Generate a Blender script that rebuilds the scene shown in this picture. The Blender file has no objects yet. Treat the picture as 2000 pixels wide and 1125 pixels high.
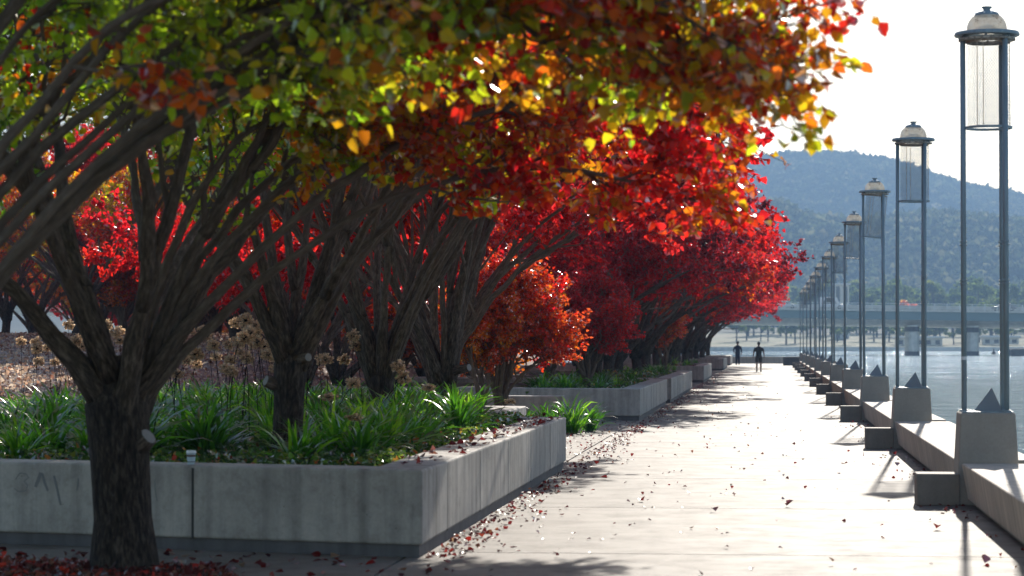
import bpy, bmesh, math, random
import numpy as np
from mathutils import Vector, Matrix
R_ = math.radians
S = bpy.context.scene
COL = S.collection

# ------------------------------------------------------------------ camera, sky, sun, exposure
cam_d = bpy.data.cameras.new("camera"); cam = bpy.data.objects.new("camera", cam_d); COL.objects.link(cam)
cam.location = (0, 0, 1.72)
cam.rotation_euler = (R_(90 + 1.286), 0, math.atan(502 / 4700))
cam_d.sensor_width = 36; cam_d.lens = 84.6
cam_d.clip_start = 0.1; cam_d.clip_end = 20000
cam_d.dof.use_dof = True; cam_d.dof.focus_distance = 38; cam_d.dof.aperture_fstop = 3.2
S.camera = cam
SUN_EL, SUN_AZ = R_(22.5), R_(4.5)          # azimuth measured from +Y towards +X
W = bpy.data.worlds.new("World"); S.world = W; W.use_nodes = True
wn = W.node_tree.nodes; wl = W.node_tree.links; wn.clear()
sky = wn.new("ShaderNodeTexSky"); sky.sky_type = 'NISHITA'; sky.sun_disc = False
sky.sun_elevation = SUN_EL; sky.sun_rotation = SUN_AZ; sky.air_density = 1.0; sky.dust_density = 0.8; sky.ozone_density = 1.2
bg = wn.new("ShaderNodeBackground"); bg.inputs[1].default_value = 0.12
wo = wn.new("ShaderNodeOutputWorld"); wl.new(sky.outputs[0], bg.inputs[0]); wl.new(bg.outputs[0], wo.inputs[0])
sd = bpy.data.lights.new("sun", 'SUN'); sd.energy = 5.0; sd.angle = R_(0.53); sd.color = (1, .93, .82)
sun = bpy.data.objects.new("sun", sd); COL.objects.link(sun)
sv = Vector((math.sin(SUN_AZ) * math.cos(SUN_EL), math.cos(SUN_AZ) * math.cos(SUN_EL), math.sin(SUN_EL)))
sun.rotation_euler = sv.to_track_quat('Z', 'Y').to_euler()
S.view_settings.view_transform = 'Standard'; S.view_settings.look = 'None'
S.view_settings.exposure = 0.42; S.view_settings.gamma = 1
S.cycles.use_denoising = True
S.cycles.max_bounces = 8; S.cycles.transparent_max_bounces = 12; S.cycles.transmission_bounces = 6
S.cycles.volume_bounces = 0; S.cycles.sample_clamp_indirect = 6; S.cycles.caustics_reflective = True; S.cycles.blur_glossy = 2.0
S.cycles.use_adaptive_sampling = True; S.cycles.adaptive_threshold = 0.02

# ------------------------------------------------------------------ materials
def mat(name, color=(.5, .5, .5), rough=.7, metal=0.0, spec=.5):
    m = bpy.data.materials.new(name); m.use_nodes = True
    b = m.node_tree.nodes["Principled BSDF"]
    b.inputs["Base Color"].default_value = (*color, 1); b.inputs["Roughness"].default_value = rough
    b.inputs["Metallic"].default_value = metal; b.inputs["Specular IOR Level"].default_value = spec
    return m, m.node_tree.nodes, m.node_tree.links, b

def noise(N, L, scale, detail=4, vec=None, rough=.55):
    n = N.new("ShaderNodeTexNoise"); n.inputs["Scale"].default_value = scale; n.inputs["Detail"].default_value = detail
    n.inputs["Roughness"].default_value = rough
    if vec is not None: L.new(vec, n.inputs["Vector"])
    return n

def mapping(N, L, scale, coord="Object"):
    tc = N.new("ShaderNodeTexCoord"); mp = N.new("ShaderNodeMapping"); mp.inputs["Scale"].default_value = scale
    L.new(tc.outputs[coord], mp.inputs["Vector"]); return mp.outputs[0]

def ramp(N, L, fac, stops, interp='LINEAR'):
    r = N.new("ShaderNodeValToRGB"); r.color_ramp.interpolation = interp
    e = r.color_ramp.elements
    while len(e) < len(stops): e.new(.5)
    for i, (p, c) in enumerate(stops): e[i].position = p; e[i].color = (*c, 1) if len(c) == 3 else c
    if fac is not None: L.new(fac, r.inputs[0])
    return r

def mixc(N, L, fac, a, b, mode='MIX'):
    m = N.new("ShaderNodeMix"); m.data_type = 'RGBA'; m.blend_type = mode
    for s, v in ((m.inputs[0], fac), (m.inputs[6], a), (m.inputs[7], b)):
        if isinstance(v, (int, float)): s.default_value = v
        elif isinstance(v, tuple): s.default_value = (*v, 1)
        else: L.new(v, s)
    return m.outputs[2]

def bump(N, L, B, h, strength=.3, dist=.01):
    b = N.new("ShaderNodeBump"); b.inputs["Strength"].default_value = strength; b.inputs["Distance"].default_value = dist
    L.new(h, b.inputs["Height"]); L.new(b.outputs[0], B.inputs["Normal"]); return b

def concrete(name, c=(.36, .35, .33), stain=.55, streak=True, rough=.75):
    m, N, L, B = mat(name, c, rough, spec=.35)
    v = mapping(N, L, (1, 1, 1))
    n1 = noise(N, L, 1.1, 5, v); n2 = noise(N, L, 34, 5, v, .7)
    vs = mapping(N, L, (7, 7, .35)); n3 = noise(N, L, 1.0, 5, vs)
    r1 = ramp(N, L, n1.outputs[0], [(.3, tuple(x * .78 for x in c)), (.7, tuple(min(1, x * 1.12) for x in c))])
    r3 = ramp(N, L, n3.outputs[0], [(.30, (stain,) * 3), (.58, (1, 1, 1))])
    r2 = ramp(N, L, n2.outputs[0], [(.25, (.8, .8, .8)), (.75, (1.0, 1.0, 1.0))])
    a = mixc(N, L, .75 if streak else .2, r1.outputs[0], r3.outputs[0], 'MULTIPLY')
    b = mixc(N, L, 1.0, a, r2.outputs[0], 'MULTIPLY')
    vo = N.new("ShaderNodeTexVoronoi"); vo.inputs["Scale"].default_value = 22; L.new(v, vo.inputs["Vector"])
    rv = ramp(N, L, vo.outputs[0], [(.035, (.45, .45, .45)), (.07, (1, 1, 1))])
    cc = mixc(N, L, .7, b, rv.outputs[0], 'MULTIPLY')
    L.new(cc, B.inputs["Base Color"]); bump(N, L, B, n2.outputs[0], .25, .004)
    return m

M = {}

M['bench'] = concrete('bench_concrete', (.60, .50, .40), .6)
M['pedestal'] = concrete('pedestal_concrete', (.43, .38, .325), .7, False)
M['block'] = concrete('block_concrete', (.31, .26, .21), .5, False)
M['dark_concrete'] = concrete('plinth_concrete', (.16, .15, .15), .5)  # recessed planter plinth, coloured darker than the wall above
M['bridge_concrete'] = concrete('bridge_concrete', (.85, .79, .68), .9)  # extra pale for the soffit: light off the water put into the colour

def mottled(name, c):
    m = concrete(name, c, .5); N = m.node_tree.nodes; L = m.node_tree.links; B = N["Principled BSDF"]; src = B.inputs["Base Color"].links[0].from_socket
    v = mapping(N, L, (1, 1, 1)); n = noise(N, L, 5, 8, v, .75); rr = ramp(N, L, n.outputs[0], [(.35, (.78, .76, .74)), (.5, (1, 1, 1)), (.68, (1.12, 1.1, 1.08))])
    vo = N.new("ShaderNodeTexVoronoi"); vo.inputs["Scale"].default_value = 9; L.new(v, vo.inputs["Vector"]); rv = ramp(N, L, vo.outputs[0], [(.04, (.5, .48, .46)), (.065, (1, 1, 1))])
    L.new(mixc(N, L, 1.0, mixc(N, L, 1.0, src, rr.outputs[0], 'MULTIPLY'), rv.outputs[0], 'MULTIPLY'), B.inputs["Base Color"]); return m
def path_mat():
    m, N, L, B = mat('path_concrete', (.5, .46, .42), .6, spec=.22)
    v = mapping(N, L, (1, 1, 1)); big = noise(N, L, .35, 5, v); mid = noise(N, L, 2.2, 8, v, .75); fine = noise(N, L, 55, 6, v, .8)
    r = ramp(N, L, big.outputs[0], [(.3, (.215, .184, .156)), (.7, (.275, .24, .21))])
    r2 = ramp(N, L, mid.outputs[0], [(.36, (.62, .60, .58)), (.52, (1, 1, 1))])
    r3 = ramp(N, L, fine.outputs[0], [(.3, (.7, .69, .68)), (.65, (1.0, 1.0, 1.0))])
    a = mixc(N, L, .6, r.outputs[0], r2.outputs[0], 'MULTIPLY'); b = mixc(N, L, .8, a, r3.outputs[0], 'MULTIPLY')
    tc = N.new("ShaderNodeTexCoord"); dv = N.new("ShaderNodeVectorMath"); dv.operation = 'DIVIDE'; dv.inputs[1].default_value = (6.0, 5.42, 1)
    of = N.new("ShaderNodeVectorMath"); of.operation = 'SUBTRACT'; of.inputs[1].default_value = (-2.9, 19.59, 0); L.new(tc.outputs["Object"], of.inputs[0]); L.new(of.outputs[0], dv.inputs[0])
    fl = N.new("ShaderNodeVectorMath"); fl.operation = 'FLOOR'; L.new(dv.outputs[0], fl.inputs[0]); wn_ = N.new("ShaderNodeTexWhiteNoise"); wn_.noise_dimensions = '2D'; L.new(fl.outputs[0], wn_.inputs[0])
    rs = ramp(N, L, wn_.outputs[0], [(0, (.84, .83, .82)), (1, (1.06, 1.06, 1.06))]); b = mixc(N, L, 1.0, b, rs.outputs[0], 'MULTIPLY')
    st = noise(N, L, .9, 7, v, .7); rst = ramp(N, L, st.outputs[0], [(.38, (.70, .67, .63)), (.5, (1, 1, 1))]); b = mixc(N, L, .8, b, rst.outputs[0], 'MULTIPLY')
    L.new(b, B.inputs["Base Color"])
    rr = ramp(N, L, mid.outputs[0], [(.35, (.74,) * 3), (.7, (.66,) * 3)]); L.new(rr.outputs[0], B.inputs["Roughness"])
    bump(N, L, B, fine.outputs[0], .5, .003)
    return m
M['path'] = path_mat()
M['planter'] = mottled('planter_concrete', (.50, .46, .41))

def bark_mat():
    m, N, L, B = mat('bark', (.1, .08, .07), .85, spec=.25)
    at = N.new("ShaderNodeAttribute"); at.attribute_name = 'bc'; mp = N.new("ShaderNodeMapping"); mp.inputs["Scale"].default_value = (17, 17, 4.2); L.new(at.outputs["Vector"], mp.inputs["Vector"])
    v = mp.outputs[0]; n = noise(N, L, 2.4, 8, v, .65)
    v2 = mapping(N, L, (1, 1, 1)); n2 = noise(N, L, 2.2, 4, v2)
    r = ramp(N, L, n.outputs[0], [(.36, (.016, .012, .010)), (.50, (.085, .065, .05)), (.68, (.25, .205, .165))])
    r2 = ramp(N, L, n2.outputs[0], [(.3, (.6, .58, .56)), (.7, (1.15, 1.1, 1.05))])
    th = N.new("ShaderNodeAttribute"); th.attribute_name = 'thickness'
    r3 = ramp(N, L, th.outputs["Fac"], [(.03, (1.9, 1.85, 1.8)), (.07, (1.2, 1.15, 1.1)), (.13, (.75, .73, .72)), (.24, (.48, .46, .45))])  # thick wood darker, thin limbs paler: bark age plus trunk shade put into colour
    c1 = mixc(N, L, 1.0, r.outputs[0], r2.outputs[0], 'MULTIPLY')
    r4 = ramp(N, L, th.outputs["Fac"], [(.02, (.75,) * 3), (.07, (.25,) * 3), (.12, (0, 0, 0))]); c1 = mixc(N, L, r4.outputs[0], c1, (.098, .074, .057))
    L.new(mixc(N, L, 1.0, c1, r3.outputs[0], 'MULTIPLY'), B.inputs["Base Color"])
    bump(N, L, B, n.outputs[0], .95, .03); return m
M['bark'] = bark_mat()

def leaf_mat(name, stops, trans=.5, boost=2.1, gloss=.04, groughness=.3):
    m = bpy.data.materials.new(name); m.use_nodes = True; N = m.node_tree.nodes; L = m.node_tree.links; N.clear()
    at = N.new("ShaderNodeAttribute"); at.attribute_name = 'hue'; a2 = N.new("ShaderNodeAttribute"); a2.attribute_name = 'tone'
    r0 = ramp(N, L, at.outputs["Fac"], [(p, tuple(c * .32 for c in q)) for p, q in stops])
    r1 = ramp(N, L, at.outputs["Fac"], [(p, tuple(c * min(boost, .72 / max(q)) for c in q)) for p, q in stops])
    d = N.new("ShaderNodeBsdfDiffuse"); L.new(mixc(N, L, 1.0, r0.outputs[0], a2.outputs["Color"], 'MULTIPLY'), d.inputs[0])
    t = N.new("ShaderNodeBsdfTranslucent"); L.new(mixc(N, L, 1.0, r1.outputs[0], a2.outputs["Color"], 'MULTIPLY'), t.inputs[0])
    mx = N.new("ShaderNodeAddShader"); L.new(d.outputs[0], mx.inputs[0]); L.new(t.outputs[0], mx.inputs[1])
    gl = N.new("ShaderNodeBsdfGlossy"); gl.inputs["Roughness"].default_value = groughness; gl.inputs[0].default_value = (1, 1, 1, 1)
    fr = N.new("ShaderNodeFresnel"); fr.inputs[0].default_value = 1.4
    ml = N.new("ShaderNodeMath"); ml.operation = 'MULTIPLY'; ml.inputs[1].default_value = gloss * 8; L.new(fr.outputs[0], ml.inputs[0]); ml.use_clamp = True
    m2 = N.new("ShaderNodeMixShader"); L.new(ml.outputs[0], m2.inputs[0]); L.new(mx.outputs[0], m2.inputs[1]); L.new(gl.outputs[0], m2.inputs[2])
    o = N.new("ShaderNodeOutputMaterial"); L.new(m2.outputs[0], o.inputs[0]); return m
GR, YG, YE, OR, RE, CR, PL = (.13, .25, .010), (.34, .43, .012), (.70, .43, .012), (.68, .17, .01), (.60, .028, .01), (.34, .008, .012), (.11, .008, .014)
M['leaf_green'] = leaf_mat('leaves_green_turning', [(0, GR), (.34, YG), (.5, YE), (.64, OR), (.8, RE), (1, CR)])
M['leaf_gold'] = leaf_mat('leaves_yellow_to_red', [(0, YG), (.2, YE), (.42, OR), (.6, RE), (.8, CR), (1, PL)])
M['leaf_mixed'] = leaf_mat('leaves_mixed', [(0, GR), (.25, YG), (.4, YE), (.52, OR), (.68, RE), (.85, CR), (1, PL)])
M['leaf_red'] = leaf_mat('leaves_red', [(0, OR), (.2, RE), (.55, (.42, .018, .02)), (.8, CR), (1, PL)], gloss=.02)
M['leaf_crimson'] = leaf_mat('leaves_crimson', [(0, RE), (.35, (.45, .012, .012)), (.7, CR), (1, PL)], gloss=.02)
M['leaf_flame'] = leaf_mat('leaves_flame', [(0, YE), (.3, OR), (.55, (.62, .09, .02)), (.8, RE), (1, CR)])
M['strap'] = leaf_mat('strap_leaves', [(0, (.014, .055, .004)), (.6, (.05, .15, .008)), (1, (.20, .33, .015))], .5, 1.9, .02, .28)
M['ivy'] = leaf_mat('ivy_leaves', [(0, (.02, .05, .012)), (.7, (.07, .14, .02)), (.9, (.2, .24, .03)), (1, (.25, .03, .02))], .35, 1.5, .03, .35)
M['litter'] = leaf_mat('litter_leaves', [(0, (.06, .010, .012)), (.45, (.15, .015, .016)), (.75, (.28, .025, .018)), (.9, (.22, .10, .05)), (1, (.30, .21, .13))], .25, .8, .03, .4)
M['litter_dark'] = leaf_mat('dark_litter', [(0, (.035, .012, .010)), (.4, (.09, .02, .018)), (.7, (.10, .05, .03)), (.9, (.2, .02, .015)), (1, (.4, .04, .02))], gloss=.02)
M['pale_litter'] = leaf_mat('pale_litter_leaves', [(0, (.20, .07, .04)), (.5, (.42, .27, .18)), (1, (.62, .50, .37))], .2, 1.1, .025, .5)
M['dry'] = leaf_mat('dry_flower', [(0, (.42, .29, .17)), (1, (.62, .48, .32))], boost=1.7, gloss=.02)
M['gum'] = leaf_mat('eucalypt_leaves', [(0, (.04, .07, .018)), (.6, (.10, .14, .03)), (.9, (.18, .19, .04)), (1, (.28, .13, .05))], .4, 1.5, .0, .5)
M['gum_far'] = leaf_mat('hill_leaves', [(0, (.02, .03, .014)), (.5, (.05, .066, .03)), (1, (.13, .12, .065))], .3, 1.3, .0, .6)
M['willow'] = leaf_mat('willow_leaves', [(0, (.03, .06, .012)), (1, (.12, .17, .03))], .4, 1.3, .05, .5)

m, N, L, B = mat('painted_steel', (.13, .19, .24), .45, .0, .5)
v = mapping(N, L, (14, 14, 1.2)); n = noise(N, L, 1.5, 5, v); n2 = noise(N, L, 60, 3, mapping(N, L, (1, 1, 1)))
L.new(ramp(N, L, n.outputs[0], [(.3, (.19, .24, .27)), (.62, (.27, .345, .39)), (.8, (.38, .42, .43))]).outputs[0], B.inputs["Base Color"])
L.new(ramp(N, L, n2.outputs[0], [(.3, (.35,) * 3), (.7, (.6,) * 3)]).outputs[0], B.inputs["Roughness"]); M['steel'] = m
m, N, L, B = mat('rusty_rim', (.25, .17, .1), .7, 0)
v = mapping(N, L, (1, 1, 1)); n = noise(N, L, 25, 5, v); L.new(ramp(N, L, n.outputs[0], [(.4, (.22, .17, .14)), (.6, (.50, .45, .38))]).outputs[0], B.inputs["Base Color"]); M['rim'] = m
M['pyramid'] = mat('pyramid_paint', (.23, .26, .28), .55)[0]
m, N, L, B = mat('dirty_glass', (.82, .76, .66), .35, 0, .5)
v = mapping(N, L, (1, 1, 1)); n = noise(N, L, 9, 6, v, .7)
rg_ = ramp(N, L, n.outputs[0], [(.33, (.4, .3, .22)), (.43, (.9, .82, .7)), (.7, (.97, .96, .93))]); L.new(rg_.outputs[0], B.inputs["Base Color"])
tl = N.new("ShaderNodeBsdfTranslucent"); L.new(rg_.outputs[0], tl.inputs[0]); tp_ = N.new("ShaderNodeBsdfTransparent")
mx1 = N.new("ShaderNodeMixShader"); mx1.inputs[0].default_value = .65; L.new(B.outputs[0], mx1.inputs[1]); L.new(tl.outputs[0], mx1.inputs[2])
mx2 = N.new("ShaderNodeMixShader"); mx2.inputs[0].default_value = .4; L.new(mx1.outputs[0], mx2.inputs[1]); L.new(tp_.outputs[0], mx2.inputs[2]); L.new(mx2.outputs[0], N["Material Output"].inputs[0]); M['glass'] = m
M['mesh'] = mat('screen_wire', (.16, .17, .18), .5, .3)[0]
M['white'] = mat('white_paint', (.8, .8, .8), .5)[0]
M['scar'] = concrete('cut_wood', (.34, .32, .30), .7, False, .9)
m, N, L, B = mat('garden_soil', (.05, .035, .025), .95)
v = mapping(N, L, (1, 1, 1)); n = noise(N, L, 9, 6, v); L.new(ramp(N, L, n.outputs[0], [(.3, (.02, .015, .012)), (.7, (.08, .045, .03))]).outputs[0], B.inputs["Base Color"]); bump(N, L, B, n.outputs[0], .6, .03); M['soil'] = m
m, N, L, B = mat('leafy_ground', (.2, .12, .09), .9)
v = mapping(N, L, (1, 1, 1)); n = noise(N, L, 6, 8, v, .7); n2 = noise(N, L, .25, 3, v)
a = ramp(N, L, n.outputs[0], [(.3, (.12, .06, .05)), (.5, (.34, .23, .19)), (.7, (.56, .45, .38))]); b = ramp(N, L, n2.outputs[0], [(.35, (.6, .6, .6)), (.65, (1.1, 1.05, 1.0))])
L.new(mixc(N, L, 1, a.outputs[0], b.outputs[0], 'MULTIPLY'), B.inputs["Base Color"]); bump(N, L, B, n.outputs[0], .8, .04); M['leafy'] = m

m, N, L, B = mat('lake_water', (.05, .15, .195), .9, 0, .1)
v1 = mapping(N, L, (.45, 1.2, 1)); n1 = noise(N, L, 1.4, 6, v1, .65); v2 = mapping(N, L, (.10, .34, 1)); n2 = noise(N, L, 1.0, 5, v2, .7)
ad = N.new("ShaderNodeMath"); ad.operation = 'MULTIPLY_ADD'; ad.inputs[1].default_value = 5.0; L.new(n2.outputs[0], ad.inputs[0]); L.new(n1.outputs[0], ad.inputs[2])
sx_ = N.new("ShaderNodeSeparateXYZ"); tcw = N.new("ShaderNodeTexCoord"); L.new(tcw.outputs["Object"], sx_.inputs[0])
mr = N.new("ShaderNodeMapRange"); mr.inputs[1].default_value = 150; mr.inputs[2].default_value = 260; mr.inputs[3].default_value = .15; mr.inputs[4].default_value = .62; L.new(sx_.outputs[1], mr.inputs[0])
rw = ramp(N, L, n2.outputs[0], [(.36, (.25,) * 3), (.5, (.8,) * 3), (.62, (2.2,) * 3)]); mw_ = N.new("ShaderNodeMath"); mw_.operation = 'MULTIPLY'; L.new(mr.outputs[0], mw_.inputs[0]); L.new(rw.outputs[0], mw_.inputs[1])
bp = bump(N, L, B, ad.outputs[0], 1.0, .8)
gw = N.new("ShaderNodeBsdfGlossy"); gw.inputs["Roughness"].default_value = .07; gw.inputs[0].default_value = (.8, .92, 1, 1); L.new(bp.outputs[0], gw.inputs["Normal"])
mw = N.new("ShaderNodeMixShader"); L.new(mw_.outputs[0], mw.inputs[0]); L.new(B.outputs[0], mw.inputs[1]); L.new(gw.outputs[0], mw.inputs[2]); L.new(mw.outputs[0], N["Material Output"].inputs[0]); M['water'] = m

m, N, L, B = mat('hillside', (.1, .1, .05), .95)
v = mapping(N, L, (1, 1, 1)); n = noise(N, L, .012, 5, v); n2 = noise(N, L, .35, 5, v)
a = ramp(N, L, n.outputs[0], [(.35, (.035, .05, .025)), (.55, (.07, .075, .035)), (.72, (.20, .17, .11))]); b = ramp(N, L, n2.outputs[0], [(.3, (.5, .5, .5)), (.7, (1.1, 1.1, 1.1))])
L.new(mixc(N, L, 1, a.outputs[0], b.outputs[0], 'MULTIPLY'), B.inputs["Base Color"]); M['hill'] = m
m, N, L, B = mat('dry_lawn', (.25, .24, .12), .95)
v = mapping(N, L, (1, 1, 1)); n = noise(N, L, .03, 5, v)
L.new(ramp(N, L, n.outputs[0], [(.35, (.20, .22, .10)), (.65, (.36, .30, .19))]).outputs[0], B.inputs["Base Color"]); M['lawn'] = m
M['asphalt'] = mat('asphalt', (.06, .06, .06), .85)[0]
M['girder'] = mat('girder_paint', (.20, .27, .27), .6)[0]
M['rail'] = mat('galvanised_rail', (.75, .75, .72), .35, .2)[0]
M['cloth_navy'] = mat('navy_cloth', (.02, .028, .06), .9)[0]
M['cloth_black'] = mat('black_cloth', (.02, .02, .022), .9)[0]
M['cloth_brown'] = mat('brown_cloth', (.05, .035, .03), .9)[0]
M['skin'] = mat('skin', (.30, .17, .12), .55)[0]
M['hair'] = mat('hair', (.02, .014, .01), .7)[0]
M['cup'] = mat('cup_paper', (.45, .55, .6), .6)[0]; M['sleeve'] = mat('cup_sleeve', (.13, .075, .05), .8)[0]; M['lid'] = mat('cup_lid', (.8, .82, .82), .35)[0]
M['cupband'] = mat('cup_band', (.02, .02, .02), .6)[0]
M['carw'] = mat('car_white', (.75, .75, .75), .25)[0]; M['carg'] = mat('car_grey', (.2, .21, .23), .25)[0]; M['glassd'] = mat('car_glass', (.02, .025, .03), .08)[0]; M['tyre'] = mat('tyre', (.02, .02, .02), .8)[0]
M['graf'] = mat('faded_paint', (.215, .21, .205), .9)[0]
M['stone'] = concrete('dark_stone', (.12, .11, .11), .6)
M['buoy'] = mat('buoy_dark', (.03, .03, .03), .5)[0]

# ------------------------------------------------------------------ helpers
def link(o, parent=None):
    COL.objects.link(o)
    if parent is not None: o.parent = parent
    return o
def tag(o, label=None, cat=None, group=None, kind=None):
    for k, v in (('label', label), ('category', cat), ('group', group), ('kind', kind)):
        if v: o[k] = v
    return o
def empty(name, loc=(0, 0, 0), rz=0):
    o = bpy.data.objects.new(name, None); o.location = loc; o.rotation_euler = (0, 0, rz); o.empty_display_size = .2
    return link(o)
def copy_tree(o, parent=None):
    c = o.copy(); link(c, parent)
    for ch in list(o.children): copy_tree(ch, c)
    return c

class MB:
    def __init__(s): s.v = []; s.f = []; s.bc = []; s.ag = []
    def add(s, vs, fs):
        b = len(s.v); s.v += [tuple(x) for x in vs]; s.f += [tuple(b + i for i in f) for f in fs]; return s
    def box(s, x0, x1, y0, y1, z0, z1):
        return s.add([(x0, y0, z0), (x1, y0, z0), (x1, y1, z0), (x0, y1, z0), (x0, y0, z1), (x1, y0, z1), (x1, y1, z1), (x0, y1, z1)],
                     [(0, 3, 2, 1), (4, 5, 6, 7), (0, 1, 5, 4), (1, 2, 6, 5), (2, 3, 7, 6), (3, 0, 4, 7)])
    def prism(s, pts, z0, z1):           # polygon pts counterclockwise
        n = len(pts)
        return s.add([(x, y, z0) for x, y in pts] + [(x, y, z1) for x, y in pts],
                     [tuple(range(n))[::-1], tuple(range(n, 2 * n))] + [(i, (i + 1) % n, n + (i + 1) % n, n + i) for i in range(n)])
    def tube(s, P, rad, k=8, cap=True):
        P = np.asarray(P, float); n = len(P)
        if np.isscalar(rad): rad = [rad] * n
        T = np.empty_like(P); T[1:-1] = P[2:] - P[:-2]; T[0] = P[1] - P[0]; T[-1] = P[-1] - P[-2]
        T /= np.linalg.norm(T, axis=1)[:, None] + 1e-9
        a = np.array([1., 0, 0]) if abs(T[0][0]) < .8 else np.array([0, 1., 0])
        ang = np.arange(k) * 2 * math.pi / k; ca = np.cos(ang)[:, None]; sa = np.sin(ang)[:, None]
        b = len(s.v); out = []
        for i in range(n):
            u = a - T[i] * (a @ T[i]); u /= np.linalg.norm(u) + 1e-9; w = np.cross(T[i], u); a = u
            out.append(P[i] + (ca * u + sa * w) * rad[i])
        s.v += [tuple(x) for x in np.concatenate(out).tolist()]
        ln = np.concatenate([[0], np.cumsum(np.linalg.norm(P[1:] - P[:-1], axis=1))]); off = (b * .37) % 50
        for i in range(n):
            rr = max(float(rad[i]), .02)
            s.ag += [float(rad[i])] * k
            for j in range(k): s.bc += [rr * math.cos(ang[j]) + off, rr * math.sin(ang[j]) + off, ln[i] + off]
        for i in range(n - 1):
            for j in range(k):
                j2 = (j + 1) % k; s.f.append((b + i * k + j, b + i * k + j2, b + (i + 1) * k + j2, b + (i + 1) * k + j))
        if cap:
            s.f.append(tuple(b + j for j in range(k))[::-1]); s.f.append(tuple(b + (n - 1) * k + j for j in range(k)))
        return s
    def lathe(s, prof, k=32, cx=0, cy=0):  # prof: (r,z) list; closed with caps if r=0
        b = len(s.v)
        for r, z in prof:
            for j in range(k): t = 2 * math.pi * j / k; s.v.append((cx + r * math.cos(t), cy + r * math.sin(t), z))
        for i in range(len(prof) - 1):
            for j in range(k):
                j2 = (j + 1) % k; s.f.append((b + i * k + j, b + i * k + j2, b + (i + 1) * k + j2, b + (i + 1) * k + j))
        return s
    def mesh(s, name, smooth=False):
        me = bpy.data.meshes.new(name); me.from_pydata(s.v, [], s.f); me.update()
        if smooth: me.polygons.foreach_set('use_smooth', [True] * len(me.polygons))
        if len(s.bc) == 3 * len(s.v):
            at = me.attributes.new('bc', 'FLOAT_VECTOR', 'POINT'); at.data.foreach_set('vector', s.bc)
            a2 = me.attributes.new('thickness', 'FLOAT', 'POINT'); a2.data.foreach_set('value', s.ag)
        me.update(); return me
    def build(s, name, m, parent=None, smooth=False, bevel=0, loc=None):
        me = s.mesh(name, smooth); me.materials.append(m); o = bpy.data.objects.new(name, me); link(o, parent)
        if loc is not None: o.location = loc
        if bevel:
            md = o.modifiers.new('bevel', 'BEVEL'); md.width = bevel; md.segments = 3; md.limit_method = 'ANGLE'; md.angle_limit = R_(35); md.harden_normals = False
        return o

def unit(a): return a / (np.linalg.norm(a, axis=-1, keepdims=True) + 1e-9)

def leaf_mesh(name, P, A, U, size, hue, fold=.18, wide=.46):
    """many folded leaves: P base, A axis, U side direction hint, size, hue per leaf"""
    n = len(P); A = unit(A); Sd = unit(U - A * np.sum(U * A, 1, keepdims=True)); Nn = np.cross(A, Sd); s = size[:, None]
    k = [P, P + s * (.26 * A + wide * Sd + fold * Nn), P + s * (.70 * A + .76 * wide * Sd + fold * .5 * Nn), P + s * (1.15 * A - .12 * Nn),
         P + s * (.70 * A - .76 * wide * Sd + fold * .5 * Nn), P + s * (.26 * A - wide * Sd + fold * Nn)]
    V = np.stack(k, 1).reshape(-1, 3).astype(np.float32)
    base = (np.arange(n) * 6)[:, None]
    F = np.concatenate([base + np.array([0, 1, 2, 3]), base + np.array([0, 3, 4, 5])], 1).reshape(-1).astype(np.int32)
    me = bpy.data.meshes.new(name); me.vertices.add(len(V)); me.vertices.foreach_set('co', V.ravel())
    me.loops.add(len(F)); me.loops.foreach_set('vertex_index', F)
    nf = len(F) // 4; me.polygons.add(nf); me.polygons.foreach_set('loop_start', np.arange(nf, dtype=np.int32) * 4)
    try: me.polygons.foreach_set('loop_total', np.full(nf, 4, dtype=np.int32))
    except Exception: pass
    me.polygons.foreach_set('use_smooth', np.ones(nf, dtype=bool))
    me.update(calc_edges=True)
    at = me.attributes.new('hue', 'FLOAT', 'POINT'); at.data.foreach_set('value', np.repeat(np.clip(hue, 0, 1), 6).astype(np.float32))
    tn = np.repeat((.38 + .85 * np.random.default_rng(n).beta(1.6, 1.3, n)), 6); tn = np.stack([tn, tn, tn, np.ones_like(tn)], 1).astype(np.float32)
    a2 = me.attributes.new('tone', 'FLOAT_COLOR', 'POINT'); a2.data.foreach_set('color', tn.ravel())
    return me

def mesh_obj(name, me, m, parent=None, loc=None):
    o = bpy.data.objects.new(name, me)
    if not me.materials: me.materials.append(m)
    link(o, parent); o.material_slots[0].link = 'OBJECT'; o.material_slots[0].material = m
    if loc is not None: o.location = loc
    return o

# ------------------------------------------------------------------ pear trees
def bez(p0, p1, p2, p3, n):
    t = np.linspace(0, 1, n)[:, None]
    return (1 - t) ** 3 * p0 + 3 * (1 - t) ** 2 * t * p1 + 3 * (1 - t) * t * t * p2 + t ** 3 * p3

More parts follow.
